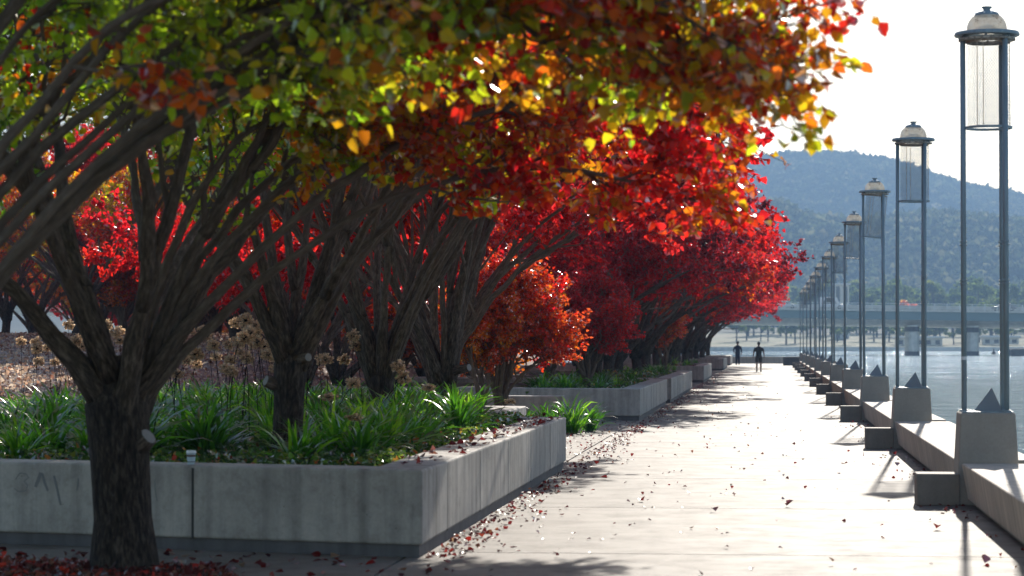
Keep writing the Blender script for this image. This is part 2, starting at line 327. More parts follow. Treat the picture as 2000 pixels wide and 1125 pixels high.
def grow_tree(seed, R=4.7, zlo=2.6, zhi=5.7, nl=9, targets=(), leaf=.08, per=12, tr=.17, fork=.95, n2=6, n3=6, n4=5, l2=1.5, l3=.75, l4=.3, limb_r=.075, hue0=.3, thue=2.0, qmin=.35, inner=.75, xw=.42, thin=0, sides=8, cut=False, phis=None):
    rng = np.random.default_rng(seed); tb = MB(); tw = []
    lean = rng.normal(0, .05, 2)
    tp = np.array([[0, 0, -.1], [0, 0, .06], [lean[0] * .2, lean[1] * .2, fork * .35], [lean[0] * .6, lean[1] * .6, fork * .7], [lean[0], lean[1], fork * 1.05], [lean[0] * 1.2, lean[1] * 1.2, fork * 1.35]])
    tb.tube(tp, [tr * 1.5, tr * 1.22, tr * 1.0, tr * 1.02, tr * 1.12, tr * .45], 16 if sides > 5 else 8)
    ends = []
    for i in range(nl):
        phi = (i + rng.uniform(-.35, .35)) * 2 * math.pi / nl if phis is None else phis[i % len(phis)] + rng.normal(0, .25)
        q = rng.uniform(qmin, 1) ** .7; rr = R * q * .86
        ze = zlo + .5 + (zhi - zlo - .9) * (1 - q * q * .75) * rng.uniform(.75, 1.05)
        ends.append((np.array([rr * math.cos(phi), rr * math.sin(phi), ze]), False))
    for t in targets: ends.append((np.array(t, float), True))
    Q = [(None, e, t, 0) for e, t in ends]
    while Q:
        src, e, tgt, gen = Q.pop(0)
        nn = 19
        if src is None:
            d = np.array([e[0], e[1], 0.]); rr = np.linalg.norm(d); d /= rr + 1e-9
            z0 = fork * rng.uniform(.82, 1.2); p0 = np.array([lean[0], lean[1], z0]) + d * tr * .35; dz = e[2] - z0
            bend = rng.uniform(.30, .6)
            p1 = p0 + d * rr * .18 + np.array([0, 0, dz * (bend if not tgt else .62)]); p2 = p0 + d * rr * (.6 if not tgt else .55) + np.array([0, 0, dz * (1.5 if tgt else rng.uniform(.75, .95))])
            r0 = limb_r * rng.uniform(.75, 1.25) * (.62 if tgt else 1)
        else:
            p0, T0, r0 = src; Ln = np.linalg.norm(e - p0)
            p1 = p0 + T0 * Ln * .3 + rng.normal(0, .06, 3) * Ln; p2 = p0 + (e - p0) * .65 + np.array([0, 0, .10 * Ln]) + rng.normal(0, .05, 3) * Ln
        C = bez(p0, p1, p2, e, nn)
        wob = rng.normal(0, .048, (nn, 3)); wob[0] = 0; C = C + np.cumsum(wob, 0) * .6 * (np.linspace(0, 1, nn)[:, None] ** .5)
        rad = r0 * (1 - np.linspace(0, 1, nn)) ** .85 + .008
        if src is None: rad[:5] *= np.array([1.75, 1.6, 1.38, 1.2, 1.08])
        elif not tgt: rad[:2] *= np.array([1.2, 1.08])
        tb.tube(C, rad * (1 + rng.normal(0, .085, nn)), sides)
        if gen < 2 and not tgt and rng.random() < (.95 if gen == 0 else .45):
            for _ in range(2 if gen == 0 and rng.random() < .4 else 1):
                kk = int(rng.integers(3, 9)); a_ = math.atan2(e[1], e[0]) + rng.choice([-1, 1]) * rng.uniform(.25, .75); qr = math.hypot(e[0], e[1]) * rng.uniform(.65, 1.15)
                e2 = np.array([qr * math.cos(a_), qr * math.sin(a_), e[2] + rng.uniform(-.3, .5)])
                Q.append(((C[kk], unit(C[kk + 1] - C[kk - 1]), rad[kk] * .8), e2, False, gen + 1))
        m2 = n2 + (7 if tgt else 0)
        for j in range(m2):
            t = .32 + .68 * (j + rng.uniform(0, .9)) / m2
            if tgt: t = .55 + .45 * (j + rng.uniform(0, .9)) / m2
            t = min(t, .99)
            k = t * (nn - 1); a = int(k); p = C[a] + (C[min(a + 1, nn - 1)] - C[a]) * (k - a)
            T = unit(C[min(a + 1, nn - 1)] - C[max(a - 1, 0)]); rnd = rng.normal(0, 1, 3); rnd -= T * (rnd @ T); rnd = unit(rnd)
            D = unit(T * .8 + rnd * rng.uniform(.45, .95) + np.array([0, 0, .28 if not tgt else 0])); ln = l2 * (1.15 - .55 * t) * rng.uniform(.7, 1.2) * (.42 if tgt else 1)
            q1 = p + D * ln * .5 + rng.normal(0, .06, 3) * ln; q2 = p + D * ln + np.array([0, 0, .12]) * ln + rng.normal(0, .08, 3) * ln
            B2 = np.array([p, (p + q1) / 2 + rng.normal(0, .03, 3) * ln, q1, (q1 + q2) / 2 + rng.normal(0, .03, 3) * ln, q2])
            rb = max(.010, np.interp(k, range(nn), rad) * .62); tb.tube(B2, np.linspace(rb, .006, 5), max(4, sides - 2), False)
            bh = rng.normal(0, 1) + (thue if tgt else 0)
            for l in range(n3):
                t3 = .2 + .8 * (l + rng.uniform(0, .9)) / n3; k3 = t3 * 4; a3 = min(int(k3), 3); p3 = B2[a3] + (B2[a3 + 1] - B2[a3]) * (k3 - a3)
                T3 = unit(B2[a3 + 1] - B2[a3]); rn = rng.normal(0, 1, 3); rn -= T3 * (rn @ T3); rn = unit(rn)
                D3 = unit(T3 * .7 + rn * rng.uniform(.5, 1) + np.array([0, 0, .1])); ln3 = l3 * rng.uniform(.6, 1.2) * (1.1 - .4 * t3) * (.6 if tgt else 1)
                e3 = p3 + D3 * ln3; mid = (p3 + e3) / 2 + rng.normal(0, .06, 3) * ln3
                rq = math.hypot(mid[0], mid[1]) / R
                fl = zlo + inner * max(0, 1 - rq) + rng.normal(0, .18)
                if tgt: fl = e[2] - .42
                if rng.random() < thin or mid[2] < fl or min(p3[2], e3[2]) < fl - .12: continue
                tb.tube([p3, mid, e3], [.007, .005, .003], 3, False)
                tw.append((p3, e3, bh))
                for q in range(n4):
                    t4 = rng.uniform(.15, 1); p4 = p3 + (e3 - p3) * t4; D4 = unit(D3 * .6 + rng.normal(0, .6, 3)); D4[2] = max(D4[2], -.25); e4 = p4 + D4 * l4 * rng.uniform(.5, 1.3)
                    if q < 3: tb.tube([p4, e4], [.004, .002], 3, False)
                    tw.append((p4, e4, bh))
    P0 = np.array([t[0] for t in tw]); P1 = np.array([t[1] for t in tw]); H = np.array([t[2] for t in tw])
    n = len(tw) * per; idx = np.repeat(np.arange(len(tw)), per)
    t = rng.uniform(.1, 1.05, n)[:, None]; P = P0[idx] + (P1 - P0)[idx] * t + rng.normal(0, .022, (n, 3))
    A = unit(P1 - P0)[idx] * .45 + rng.normal(0, .55, (n, 3)) + np.array([0, 0, -.45]); U = rng.normal(0, 1, (n, 3))
    sz = leaf * rng.uniform(.65, 1.2, n)
    zz = (P[:, 2] - zlo) / (zhi - zlo); rq = np.hypot(P[:, 0], P[:, 1]) / R
    hue = hue0 + .26 * (zz - .3) + xw * np.clip(P[:, 0] / R, -.3, .9) + .15 * H[idx] + rng.normal(0, .10, n) + .1 * (rq - .5)
    return tb.mesh('trunk', True), leaf_mesh('crown', P, A, U, sz, hue)

def pear(tm, cm, loc, lm, label, rz=0, s=(1, 1, 1), group=None, cat='tree', name='pear_tree'):
    e = empty(name, loc, rz); e.scale = s; tag(e, label, cat, group)
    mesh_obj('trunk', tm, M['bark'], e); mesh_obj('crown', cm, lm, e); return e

def bank(x, y):      # low leaf covered rise behind the planters
    a = min(1, max(0, (-9.8 - x) / 4.0)); b = min(1, max(0, (y - 34) / 44)); c = min(1, max(0, (150 - y) / 30))
    return 1.95 * (a * a * (3 - 2 * a)) * (b ** .8) * c + .005 * 0 - .04 * (1 - a)
def scar(e, p, d, r, ln=.12):
    p = np.array(p, float); d = unit(np.array(d, float)); b = MB().tube([p - d * .12, p + d * ln * .5, p + d * ln], [r * 1.35, r * 1.1, r], 12)
    o = b.build('pruned_stub', M['bark'], e, True)
    c = MB().tube([p + d * ln, p + d * (ln + .004)], [r * .86, r * .80], 14); c.build('cut_face', M['scar'], o)

TX = -4.75
tm, cm = grow_tree(11, R=4.9, zlo=2.75, inner=.35, zhi=5.6, nl=5, leaf=.07, per=3, hue0=.18, xw=.44, thue=-.2, limb_r=.045, tr=.19,
                   targets=[(4.68, 1.0, 3.2), (4.8, 1.1, 3.1), (4.7, .9, 3.3), (4.7, 1.3, 3.06), (4.5, .6, 3.25), (4.4, 1.2, 3.35), (4.3, .8, 3.12), (4.2, 1.0, 3.4), (4.0, .8, 3.3), (2.8, -.5, 3.1), (2.0, .6, 3.35), (3.4, 0.2, 3.5)], n4=4)
t0 = pear(tm, cm, (TX, 11.6, 0), M['leaf_green'], 'nearest pear tree, trunk beyond the left edge, blurred limbs crossing the top left corner')
tm, cm = grow_tree(5, R=4.8, zlo=2.58, inner=.5, zhi=5.8, nl=7, leaf=.070, per=5, hue0=.22, xw=.62, thue=.4, limb_r=.060, tr=.215, fork=1.2,
                   targets=[(4.05, .2, 2.85), (4.35, -.3, 3.0), (3.9, .3, 3.35), (2.6, .5, 3.1), (-1.2, -.6, 2.9), (1.6, -.3, 3.1)])
t1 = pear(tm, cm, (TX, 17.45, 0), M['leaf_green'], 'thick forked pear tree with green leaves standing in front of the planter wall')
scar(t1, (.12, -.1, .95), (.75, -.3, .62), .075, .13)
tm, cm = grow_tree(23, R=4.7, zlo=2.7, zhi=5.9, nl=8, leaf=.078, per=5, thue=.3, limb_r=.050, hue0=.18, fork=.9, tr=.15, targets=[(4.3, .4, 3.2), (4.0, -1.0, 3.4)])
t2 = pear(tm, cm, (TX, 23.5, .55), M['leaf_gold'], 'pear tree with a pale round pruning scar, frontmost inside the first planter')
scar(t2, (.12, -.05, 1.0), (.65, -.75, .1), .045, .2); scar(t2, (-.1, -.05, .75), (-.7, -.5, .3), .06, .12); scar(t2, (.02, -.1, 1.2), (.05, -1, .1), .035, .06)
tm, cm = grow_tree(31, R=4.8, zlo=2.8, zhi=6.1, nl=8, leaf=.082, per=5, limb_r=.050, targets=[(3.6, -3.0, 3.2), (3.9, -1.5, 3.4), (3.5, -2.2, 3.6)], hue0=.52, fork=.7, tr=.15)
t3 = pear(tm, cm, (TX, 29.4, .55), M['leaf_gold'], 'pear tree with gold and crimson leaves, second one inside the first planter')
tm, cm = grow_tree(47, R=3.9, zlo=2.9, zhi=5.9, nl=8, leaf=.085, per=6, limb_r=.050, hue0=.5, fork=.6, tr=.15)
t4 = pear(tm, cm, (TX, 35.4, .5), M['leaf_red'], 'red pear tree at the back end of the first planter, with a cut branch')
scar(t4, (.12, -.1, .8), (.8, -.55, .15), .06, .3)
tm, cm = grow_tree(53, R=4.5, zlo=2.9, zhi=6.2, nl=8, leaf=.09, per=7, hue0=.45, fork=.7, tr=.14, limb_r=.06)
pear(tm, cm, (-5.7, 41.3, .2), M['leaf_red'], 'crimson pear tree just behind the planter end, its crown above the small flame red trees')
VAR = [grow_tree(100 + i, R=6.1, zlo=2.0 + .12 * i, zhi=6.6, nl=7, leaf=.115, per=7, hue0=.42, fork=.8, n2=7, n3=6, n4=4, sides=6, tr=.16, qmin=.5) for i in range(4)]
ords = ['third', 'fourth', 'fifth', 'sixth', 'seventh', 'eighth', 'ninth', 'tenth']
rng = random.Random(4)
# row along the promenade beyond the shrub gap
row = [63, 66.4, 72.3, 78.2, 84.1, 90, 96, 104, 110, 116, 122, 128, 134, 140, 148, 154, 160, 166, 172, 180]
for i, y in enumerate(row):
    tm, cm = VAR[i % 4]; lm = [M['leaf_crimson'], M['leaf_red'], M['leaf_red'], M['leaf_crimson']][(i * 7 // 2) % 4]
    g = 'pear trees in the promenade row'
    if i < 7: lb = 'crimson pear tree beyond the small red trees, %s along the promenade' % (['first', 'second'] + ords)[i]
    else: lb = 'red pear tree at the far end of the promenade row'
    s = rng.uniform(.92, 1.06)
    pear(tm, cm, (TX + rng.uniform(-.15, .25), y, .5), lm, lb, rng.uniform(-.7, .7) + [0, 3.0][i % 2], (s, s, s * rng.uniform(.96, 1.06)), g)
for (x, y0, n, g) in ((-15.5, 70, 14, 'pear trees in the second row'), (-22.5, 77, 14, 'pear trees in the third row'), (-30, 84, 12, 'pear trees in the rear rows'), (-39, 112, 12, 'pear trees in the rear rows')):
    for i in range(n):
        tm, cm = VAR[(i * 3 + 1) % 4]; s = rng.uniform(1.0, 1.2)
        bx, by_ = x + rng.uniform(-.5, .5), y0 + i * 7
        pear(tm, cm, (bx, by_, bank(bx, by_) - .05), [M['leaf_gold'], M['leaf_red'], M['leaf_mixed'], M['leaf_flame']][(i * 5) % 4], 'pear tree in the %s behind the planters' % ('second row' if x > -20 else 'third row' if x > -25 else 'rearmost rows'), rng.uniform(0, 6), (s, s, s), g)

# small trees / shrubs in the gap
tm, cm = grow_tree(61, R=1.28, zlo=.75, zhi=2.95, nl=10, leaf=.056, per=8, xw=.1, hue0=.36, fork=.32, tr=.05, n2=6, n3=5, n4=4, l2=.75, l3=.42, l4=.18, limb_r=.03, sides=6)
pear(tm, cm, (-5.1, 46.0, .1), M['leaf_flame'], 'small flame red tree with thin forked stems, right one of the close pair', 0, (1.12, 1.12, 1.03), name='young_pear_tree')
tm2, cm2 = grow_tree(62, R=1.15, zlo=.65, zhi=2.75, nl=5, leaf=.056, per=11, xw=.1, hue0=.38, fork=.3, tr=.045, n2=6, n3=5, n4=4, l2=.7, l3=.42, l4=.18, limb_r=.028, sides=6)
pear(tm2, cm2, (-5.45, 45.2, .1), M['leaf_flame'], 'small orange and yellow tree behind the planter end, left one of the pair', 1.2, (.95, .95, .95), name='young_pear_tree')
pear(tm, cm, (-4.35, 57.0, .35), M['leaf_crimson'], 'dark crimson small tree growing over the front corner of the second planter', 2.2, (1.0, 1, .98), name='young_pear_tree')
pear(tm2, cm2, (-5.4, 58.5, .35), M['leaf_crimson'], 'dull crimson small tree behind the one over the second planter corner', 3.1, (1.2, 1.2, 1.05), name='young_pear_tree')
pear(tm2, cm2, (-3.95, 92, .4), M['leaf_flame'], 'small orange red tree between the dark trunks above the third planter', .4, (1.15, 1.15, 1.0), name='young_pear_tree')

for i, (x, y) in enumerate(((-10.3, 52.5), (-10.7, 59), (-10.2, 65.5), (-10.6, 74), (-10.3, 83))):
    tq, cq = VAR[(i + 2) % 4]; pear(tq, cq, (x, y, -.02), M[['leaf_crimson', 'leaf_red', 'leaf_gold'][i % 3]], 'red pear tree standing on its own row between the first planters and the leafy slope', i * 1.9, (.85, .85, .95), 'pear trees beside the leafy slope')
for i in range(30):
    x = -9.5 - 30 * rng.random(); y = min(max(-x * 3.3 + 4, 60) + 75 * rng.random() ** .7, 188); q = rng.uniform(1.2, 1.7)
    pear(tm if i % 2 else tm2, cm if i % 2 else cm2, (x, y, bank(x, y) - .05), M['leaf_flame'], 'small glowing orange tree far behind the trunks', rng.uniform(0, 6), (q, q, 1.05), 'small orange trees in the background', name='young_pear_tree')
# ------------------------------------------------------------------ ground, path, water
gnd = MB(); X0, X1 = -2.9, 3.1; g_ = .014
ys = [-8 + .0]; y = 19.59 - 5.42 * 5
joints = []
while y < 194: joints.append(y); y += 5.42
xs = [X0 - 2.4 * k for k in range(16, 0, -1)] + [X0, X1]
for a, b in zip(joints[:-1], joints[1:]):
    for c, d in zip(xs[:-1], xs[1:]):
        gnd.box(c + g_, d - g_, a + g_, b - g_, -.1, 0)
p = gnd.build('path', M['path']); tag(p, kind='structure')
b = MB().box(-420, 3.1, -30, 194.3, -3, -.06); tag(b.build('ground', M['soil']), kind='structure')
b = MB().box(-400, -11.6, 20, 194.2, -.055, .012); b.box(-11.6, -7.2, 54, 194.1, -.055, .010)
tag(b.build('leafy_ground', M['leafy']), kind='structure')
bk = MB(); BX = np.linspace(-75, -8.2, 30); BYs = np.linspace(34, 150, 40)
for yy_ in BYs:
    for xx_ in BX: bk.v.append((xx_, yy_, bank(xx_, yy_)))
bk.f = [(j * 30 + i, j * 30 + i + 1, (j + 1) * 30 + i + 1, (j + 1) * 30 + i) for j in range(39) for i in range(29)]
tag(bk.build('leafy_slope', M['leafy'], smooth=True), kind='structure')
# bed at the foot of the nearest trees
bed = MB().prism([(-2.95, -6), (-2.95, 14.6), (-4.05, 17.75), (-7.5, 18.65), (-14, 20), (-14, -6)], .004, .03)
tag(bed.build('garden_bed', M['soil']), kind='structure')
w = MB().add([(-900, -200, -.9), (1500, -200, -.9), (1500, 760, -.9), (-900, 760, -.9)], [(0, 1, 2, 3)])
tag(w.build('water', M['water']), kind='structure')

# ------------------------------------------------------------------ planters
def planter(poly_out, poly_in, h, label, grooves=(), recess=None, joints_side=()):
    e = empty('concrete_planter', (poly_out[0][0], poly_out[0][1], 0)); tag(e, label, 'planter', 'concrete planters')
    ox, oy = poly_out[0]
    n = len(poly_out)
    mb = MB()
    for i in range(n - 1):
        a, b_, c, d = poly_out[i], poly_out[i + 1], poly_in[i + 1], poly_in[i]
    # wall ring (open polyline) as one solid
    vs = []
    for z in (.10, h):
        for q in poly_out: vs.append((q[0] - ox, q[1] - oy, z))
        for q in poly_in: vs.append((q[0] - ox, q[1] - oy, z))
    fs = []
    for i in range(n - 1):
        fs += [(i, i + 1, 2 * n + i + 1, 2 * n + i), (n + i + 1, n + i, 3 * n + i, 3 * n + i + 1), (2 * n + i, 2 * n + i + 1, 3 * n + i + 1, 3 * n + i), (i + 1, i, n + i, n + i + 1)]
    fs += [(0, 2 * n, 3 * n, n), (n - 1, 2 * n - 1, 4 * n - 1, 3 * n - 1)]
    mb.add(vs, fs)
    wall = mb.build('wall', M['planter'], e, bevel=.022)
    bm = bmesh.new(); bm.from_mesh(wall.data); bmesh.ops.recalc_face_normals(bm, faces=bm.faces); bm.to_mesh(wall.data); bm.free()
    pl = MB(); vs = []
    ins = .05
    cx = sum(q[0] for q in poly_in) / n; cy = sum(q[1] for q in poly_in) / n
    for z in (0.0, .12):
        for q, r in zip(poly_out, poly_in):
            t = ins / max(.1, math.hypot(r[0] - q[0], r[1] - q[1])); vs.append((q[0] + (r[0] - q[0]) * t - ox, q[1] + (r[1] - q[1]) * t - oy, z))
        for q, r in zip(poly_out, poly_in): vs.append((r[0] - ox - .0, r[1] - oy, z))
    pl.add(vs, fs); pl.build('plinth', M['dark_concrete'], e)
    so = MB().prism([(q[0] - ox, q[1] - oy) for q in poly_in], .02, h - .13); s = so.build('soil', M['soil'], e)
    for (x, y, nx, ny, z0, wd, dk) in grooves:      # narrow strips standing 2 mm proud, joint groove shade as dark colour
        t = np.array([-ny, nx]); c = np.array([x - ox, y - oy]); a = c - t * wd / 2; b2 = c + t * wd / 2; nn = np.array([nx, ny])
        g = MB(); q = [a - nn * .03, b2 - nn * .03, b2 + nn * .002, a + nn * .002]
        g.add([(k[0], k[1], z) for z in (z0, h - .022) for k in q], [(0, 1, 5, 4), (1, 2, 6, 5), (2, 3, 7, 6), (3, 0, 4, 7), (4, 5, 6, 7), (3, 2, 1, 0)])
        g.build('joint', dk, e)
    return e
m_j, N, L, B = mat('joint_shadow', (.05, .048, .045), .9); m_j2 = mat('joint_line', (.17, .165, .155), .9)[0]
sl = .2567
def fy(x, y0=19.02): return y0 - (x + 2.75) * sl
fn = unit(np.array([-sl, -1.0]))
P1o = [(-14, fy(-14)), (-2.75, 19.02), (-2.75, 32.68), (-3.85, 32.95), (-3.85, 38.2), (-14, 40.8)]
P1i = [(-14, fy(-14) + .48), (-3.2, fy(-3.2) + .47), (-3.2, 32.2), (-4.3, 32.6), (-4.3, 37.8), (-14, 40.3)]
gv = [(-4.74, fy(-4.74), fn[0], fn[1], .10, .022, m_j), (-8.4, fy(-8.4), fn[0], fn[1], .10, .022, m_j)] + [(-2.75, y, 1, 0, .10, .012, m_j2) for y in (20.55, 22.9, 25.4, 27.8, 30.3)]
pl1 = planter(P1o, P1i, .70, 'nearest long concrete planter wall, with the paper cup on its front rim', gv)
# faint old marks on the front wall
def wallpt(u, z): x = u; return np.array([x, fy(x), 0]) * 1.0 + np.array([fn[0] * .0025, fn[1] * .0025, z])
def stroke(pts, w):
    pts = [wallpt(u, z) for u, z in pts]; tv = unit(np.array([1, -sl, 0.])); o = np.array([-2.75 - 0, 0, 0])
    L_, R2 = [], []
    for i, p in enumerate(pts):
        q = pts[min(i + 1, len(pts) - 1)] - pts[max(i - 1, 0)]; q = unit(q); pr = np.cross(q, np.array([fn[0], fn[1], 0])); ww = w * (1 - .3 * abs(i / (len(pts) - 1) - .4)); L_.append(p + pr * ww / 2); R2.append(p - pr * ww / 2)
    gr = MB(); n = len(pts); gr.add([tuple(q - np.array([P1o[0][0], P1o[0][1], 0])) for q in L_ + R2], [(i, i + 1, n + i + 1, n + i) for i in range(n - 1)]); gr.build('paint_mark', M['graf'], pl1)
def px2w(px, py):     # photo detail of the marks, laid out on the wall's own plane (u along x, z up)
    return (-6.53 + (px - 0) / 825 * 3.78, .70 - (py - 912) / 175 * .68)
stroke([px2w(a, b) for a, b in ((33, 950), (42, 936), (55, 938), (60, 946), (50, 954), (58, 962), (55, 974), (40, 977), (30, 970))], .010)
stroke([px2w(a, b) for a, b in ((85, 934), (80, 950), (74, 966))], .035)
stroke([px2w(a, b) for a, b in ((88, 936), (93, 956), (100, 974))], .026)
stroke([px2w(a, b) for a, b in ((112, 940), (119, 970), (126, 1004))], .024)
stroke([px2w(a, b) for a, b in ((162, 945), (161, 960), (159, 972))], .014)
stroke([px2w(a, b) for a, b in ((316, 945), (317, 970), (321, 990))], .010)
def simple_planter(x, ya, yb, label, xl=-12.0, js=(), h=.70):
    o = [(xl, ya - (xl - x) * sl), (x, ya), (x, yb), (xl, yb - (xl - x) * sl)]
    i = [(xl, o[0][1] + .48), (x - .45, ya + .45 * sl + .47), (x - .45, yb - .4), (xl, o[3][1] - .48)]
    return planter(o, i, h, label, [(x, y, 1, 0, .10, .014, m_j2) for y in js])
simple_planter(-2.80, 52.56, 66.6, 'second concrete planter, with green tufts and fallen leaves behind its rim', js=(55.1, 57.6, 60, 62.4, 64.6))
simple_planter(-2.74, 67.9, 86.2, 'short bright concrete planter just past the second one', js=(70.3, 72.7, 75, 77.5, 80, 83))
simple_planter(-2.76, 102.7, 117, 'concrete planter in the middle distance, its end face shaded and side lit', js=(107, 112))
simple_planter(-2.74, 146, 159.3, 'small distant concrete planter before the person in the hat', js=())
simple_planter(-2.84, 178, 188, 'farthest concrete planter beside the person in the hat', js=())
wb = empty('low_wall', (-5.0, 48.2, 0)); tag(wb, 'short low concrete wall seen between the thin stems of the small red trees', 'wall')
MB().box(-2.2, .9, -.2, .25, 0, .64).build('coping', M['planter'], wb, bevel=.02)

# ------------------------------------------------------------------ lantern posts
def make_lamp():
    e = empty('lantern_post', (2.32, 0, 0))
    pd = MB(); a, b = .335, .285
    pd.add([(-a, -a, 0), (a, -a, 0), (a, a, 0), (-a, a, 0), (-b, -b, .975), (b, -b, .975), (b, b, .975), (-b, b, .975)], [(0, 3, 2, 1), (4, 5, 6, 7), (0, 1, 5, 4), (1, 2, 6, 5), (2, 3, 7, 6), (3, 0, 4, 7)])
    pd.build('pedestal', M['pedestal'], e, bevel=.018, loc=(-.03, 0, 0))
    MB().box(-b + .02, b - .02, -b + .02, b - .02, .976, .987).build('base_plate', M['steel'], e, loc=(-.03, 0, 0))
    for (x, y) in ((-.255, 0), (.17, -.205), (.17, .205)):
        pl = MB().tube([(x, y, .98), (x, y, 4.97)], .029, 14).build('pole', M['steel'], e, True)
        MB().lathe([(.03, .988), (.052, .988), (.052, 1.003), (.03, 1.005)], 14, x, y).build('flange', M['steel'], pl)
        for z in (2.36, 2.77):
            c = MB()
            for dz in (-.018, .018): c.lathe([(.029, z + dz - .010), (.039, z + dz - .008), (.039, z + dz + .008), (.029, z + dz + .010)], 14, x, y)
            c.build('collar', M['steel'], pl)
    py = MB(); A = [(-.155, -.02, .988), (.135, -.15, .988), (.135, .14, .988), (.035, 0, 1.235)]
    py.add(A, [(0, 2, 1), (0, 1, 3), (1, 2, 3), (2, 0, 3)]).build('pyramid_cap', M['pyramid'], e)
    r = MB().lathe([(.20, 4.985), (.343, 4.985), (.345, 5.0), (.335, 5.022), (.20, 5.03), (.20, 4.985)], 48); r.build('canopy_ring', M['steel'], e)
    r = MB().lathe([(.19, 4.935), (.30, 4.935), (.30, 4.955), (.19, 4.955), (.19, 4.935)], 48); r.build('lower_plate', M['rim'], e)
    sp = MB()
    for k in range(6):
        t = k * math.pi / 3 + .4; x, y = .27 * math.cos(t), .27 * math.sin(t); sp.tube([(x, y, 4.955), (x, y, 4.986)], .012, 8)
    sp.build('spacer', M['steel'], e)
    dome = [(.212, 5.024), (.215, 5.05), (.208, 5.10), (.192, 5.145), (.160, 5.185), (.118, 5.212)]
    MB().lathe(dome + [(q[0] - .006, q[1] - .003) for q in dome[::-1]], 36).build('glass_dome', M['glass'], e, True)
    MB().lathe([(.0005, 5.03), (.12, 5.03), (.13, 5.06), (.09, 5.09), (.0005, 5.10)], 24).build('reflector', M['lid'], e, True)
    vc = MB(); vc.lathe([(.131, 5.200), (.133, 5.210), (.10, 5.240), (.05, 5.252), (.04, 5.258), (.035, 5.272), (.056, 5.292), (.057, 5.299), (.0005, 5.299)], 30)
    o = vc.build('vent_cap', M['steel'], e, True)
    for k in range(10):
        hl = MB()
        t = k * 2 * math.pi / 10; c, s = math.cos(t), math.sin(t)
        hl.tube([(.112 * c, .112 * s, 5.224), (.121 * c, .121 * s, 5.230)], .011, 8)
        hl.build('vent_hole', M['lid'], o)
    # mesh screen of crossing wires hung below the plate
    sc = empty('screen', (.015, 0, 4.93)); sc.parent = e
    wr = MB(); rr, H, nw = .228, -.92, 50; ww = .0018
    for sgn in (1, -1):
        for k in range(nw):
            pts = []
            for i in range(9):
                z = H * i / 8; t = 2 * math.pi * k / nw + sgn * (z / rr) * .75; pts.append((t, z))
            vs = []
            for t, z in pts:
                c, s = math.cos(t), math.sin(t); dt = ww / rr; vs += [(rr * math.cos(t - dt), rr * math.sin(t - dt), z), (rr * math.cos(t + dt), rr * math.sin(t + dt), z)]
            wr.add(vs, [(2 * i, 2 * i + 1, 2 * i + 3, 2 * i + 2) for i in range(8)])
    o = wr.build('wire_mesh', M['mesh'], sc)
    sm = MB()
    for t in (-2.2, -1.9, 0.1): sm.tube([(rr * math.cos(t), rr * math.sin(t), 0), (rr * math.cos(t), rr * math.sin(t), H)], .004, 6)
    sm.lathe([(rr - .004, -.02), (rr + .006, -.02), (rr + .006, .0), (rr - .004, .0), (rr - .004, -.02)], 40)
    sm.build('seam', M['rim'], sc)
    MB().lathe([(rr - .006, H - .018), (rr + .022, H - .018), (rr + .022, H + .006), (rr - .006, H + .006), (rr - .006, H - .018)], 40).build('bottom_hoop', M['steel'], sc)
    return e
lamp0 = make_lamp()
nth = ['nearest', 'second nearest', 'third nearest', 'fourth', 'fifth', 'sixth', 'seventh', 'eighth', 'ninth', 'tenth', 'farthest']
LY = [26.02 + 13.5 * k for k in range(11)]
lamps = []; rg2 = random.Random(2)
for k, y in enumerate(LY):
    e = lamp0 if k == 0 else copy_tree(lamp0)
    e.location = (2.32, y, 0); lamps.append(e)
    e.rotation_euler = ((rg2.uniform(-.004, .004), rg2.uniform(-.004, .004), 0) if k else (0, 0, 0))
    tag(e, {0: 'nearest and largest lantern post, with a white sticker band on its left pole', 2: 'third lantern post from the camera, its wire mesh cylinder hanging askew', 3: 'fourth lantern post from the camera, its wire mesh cylinder slightly tilted', 10: 'farthest lantern post of the row at the end of the promenade'}.get(k, '%s lantern post from the camera on its tapered concrete pedestal' % nth[k]), 'street lamp', 'lantern posts along the waterfront')
    for ch in e.children:
        if ch.name.startswith('screen') and k in (2, 3): ch.rotation_euler = ((.03, .11, 0) if k == 2 else (.05, .05, 0)); ch.location.x += .03
stk = MB().lathe([(.0302, 1.53), (.0302, 1.565)], 14, -.255, 0).build('sticker', M['white'], lamps[0])

# benches and low blocks
def make_bench(ya, yb, label):
    e = empty('concrete_bench', (2.0, ya, 0)); tag(e, label, 'bench', 'concrete benches between the lantern posts')
    Ln = yb - ya; seat = MB(); n = 3; g = .006
    for i in range(n):
        a, b = Ln * i / n + (g if i else 0), Ln * (i + 1) / n - (g if i < n - 1 else 0)
        seat.add([(.0, a, .45), (.88, a, .45), (.88, b, .45), (.0, b, .45), (.06, a, .07), (.82, a, .07), (.82, b, .07), (.06, b, .07)],
                 [(0, 1, 2, 3), (7, 6, 5, 4), (0, 4, 5, 1), (1, 5, 6, 2), (2, 6, 7, 3), (3, 7, 4, 0)])
    seat.build('seat', M['bench'], e, bevel=.018)
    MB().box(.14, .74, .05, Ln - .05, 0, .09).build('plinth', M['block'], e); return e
for k in range(11):
    ya = (LY[k - 1] + .36) if k else 14.2; yb = LY[k] - .45
    make_bench(ya, yb, 'low concrete bench wall leading up to the %s lantern post' % nth[k] if k else 'nearest low concrete bench wall cut off by the right edge')
    o = MB().box(-.245, .20, -.22, .22, 0, .335).build('concrete_block', M['block'], bevel=.012)
    o.location = (1.785, LY[k] - .15, 0); tag(o, 'square concrete block seat at the foot of the %s lantern post' % nth[k], 'block', 'concrete blocks at the lantern posts')
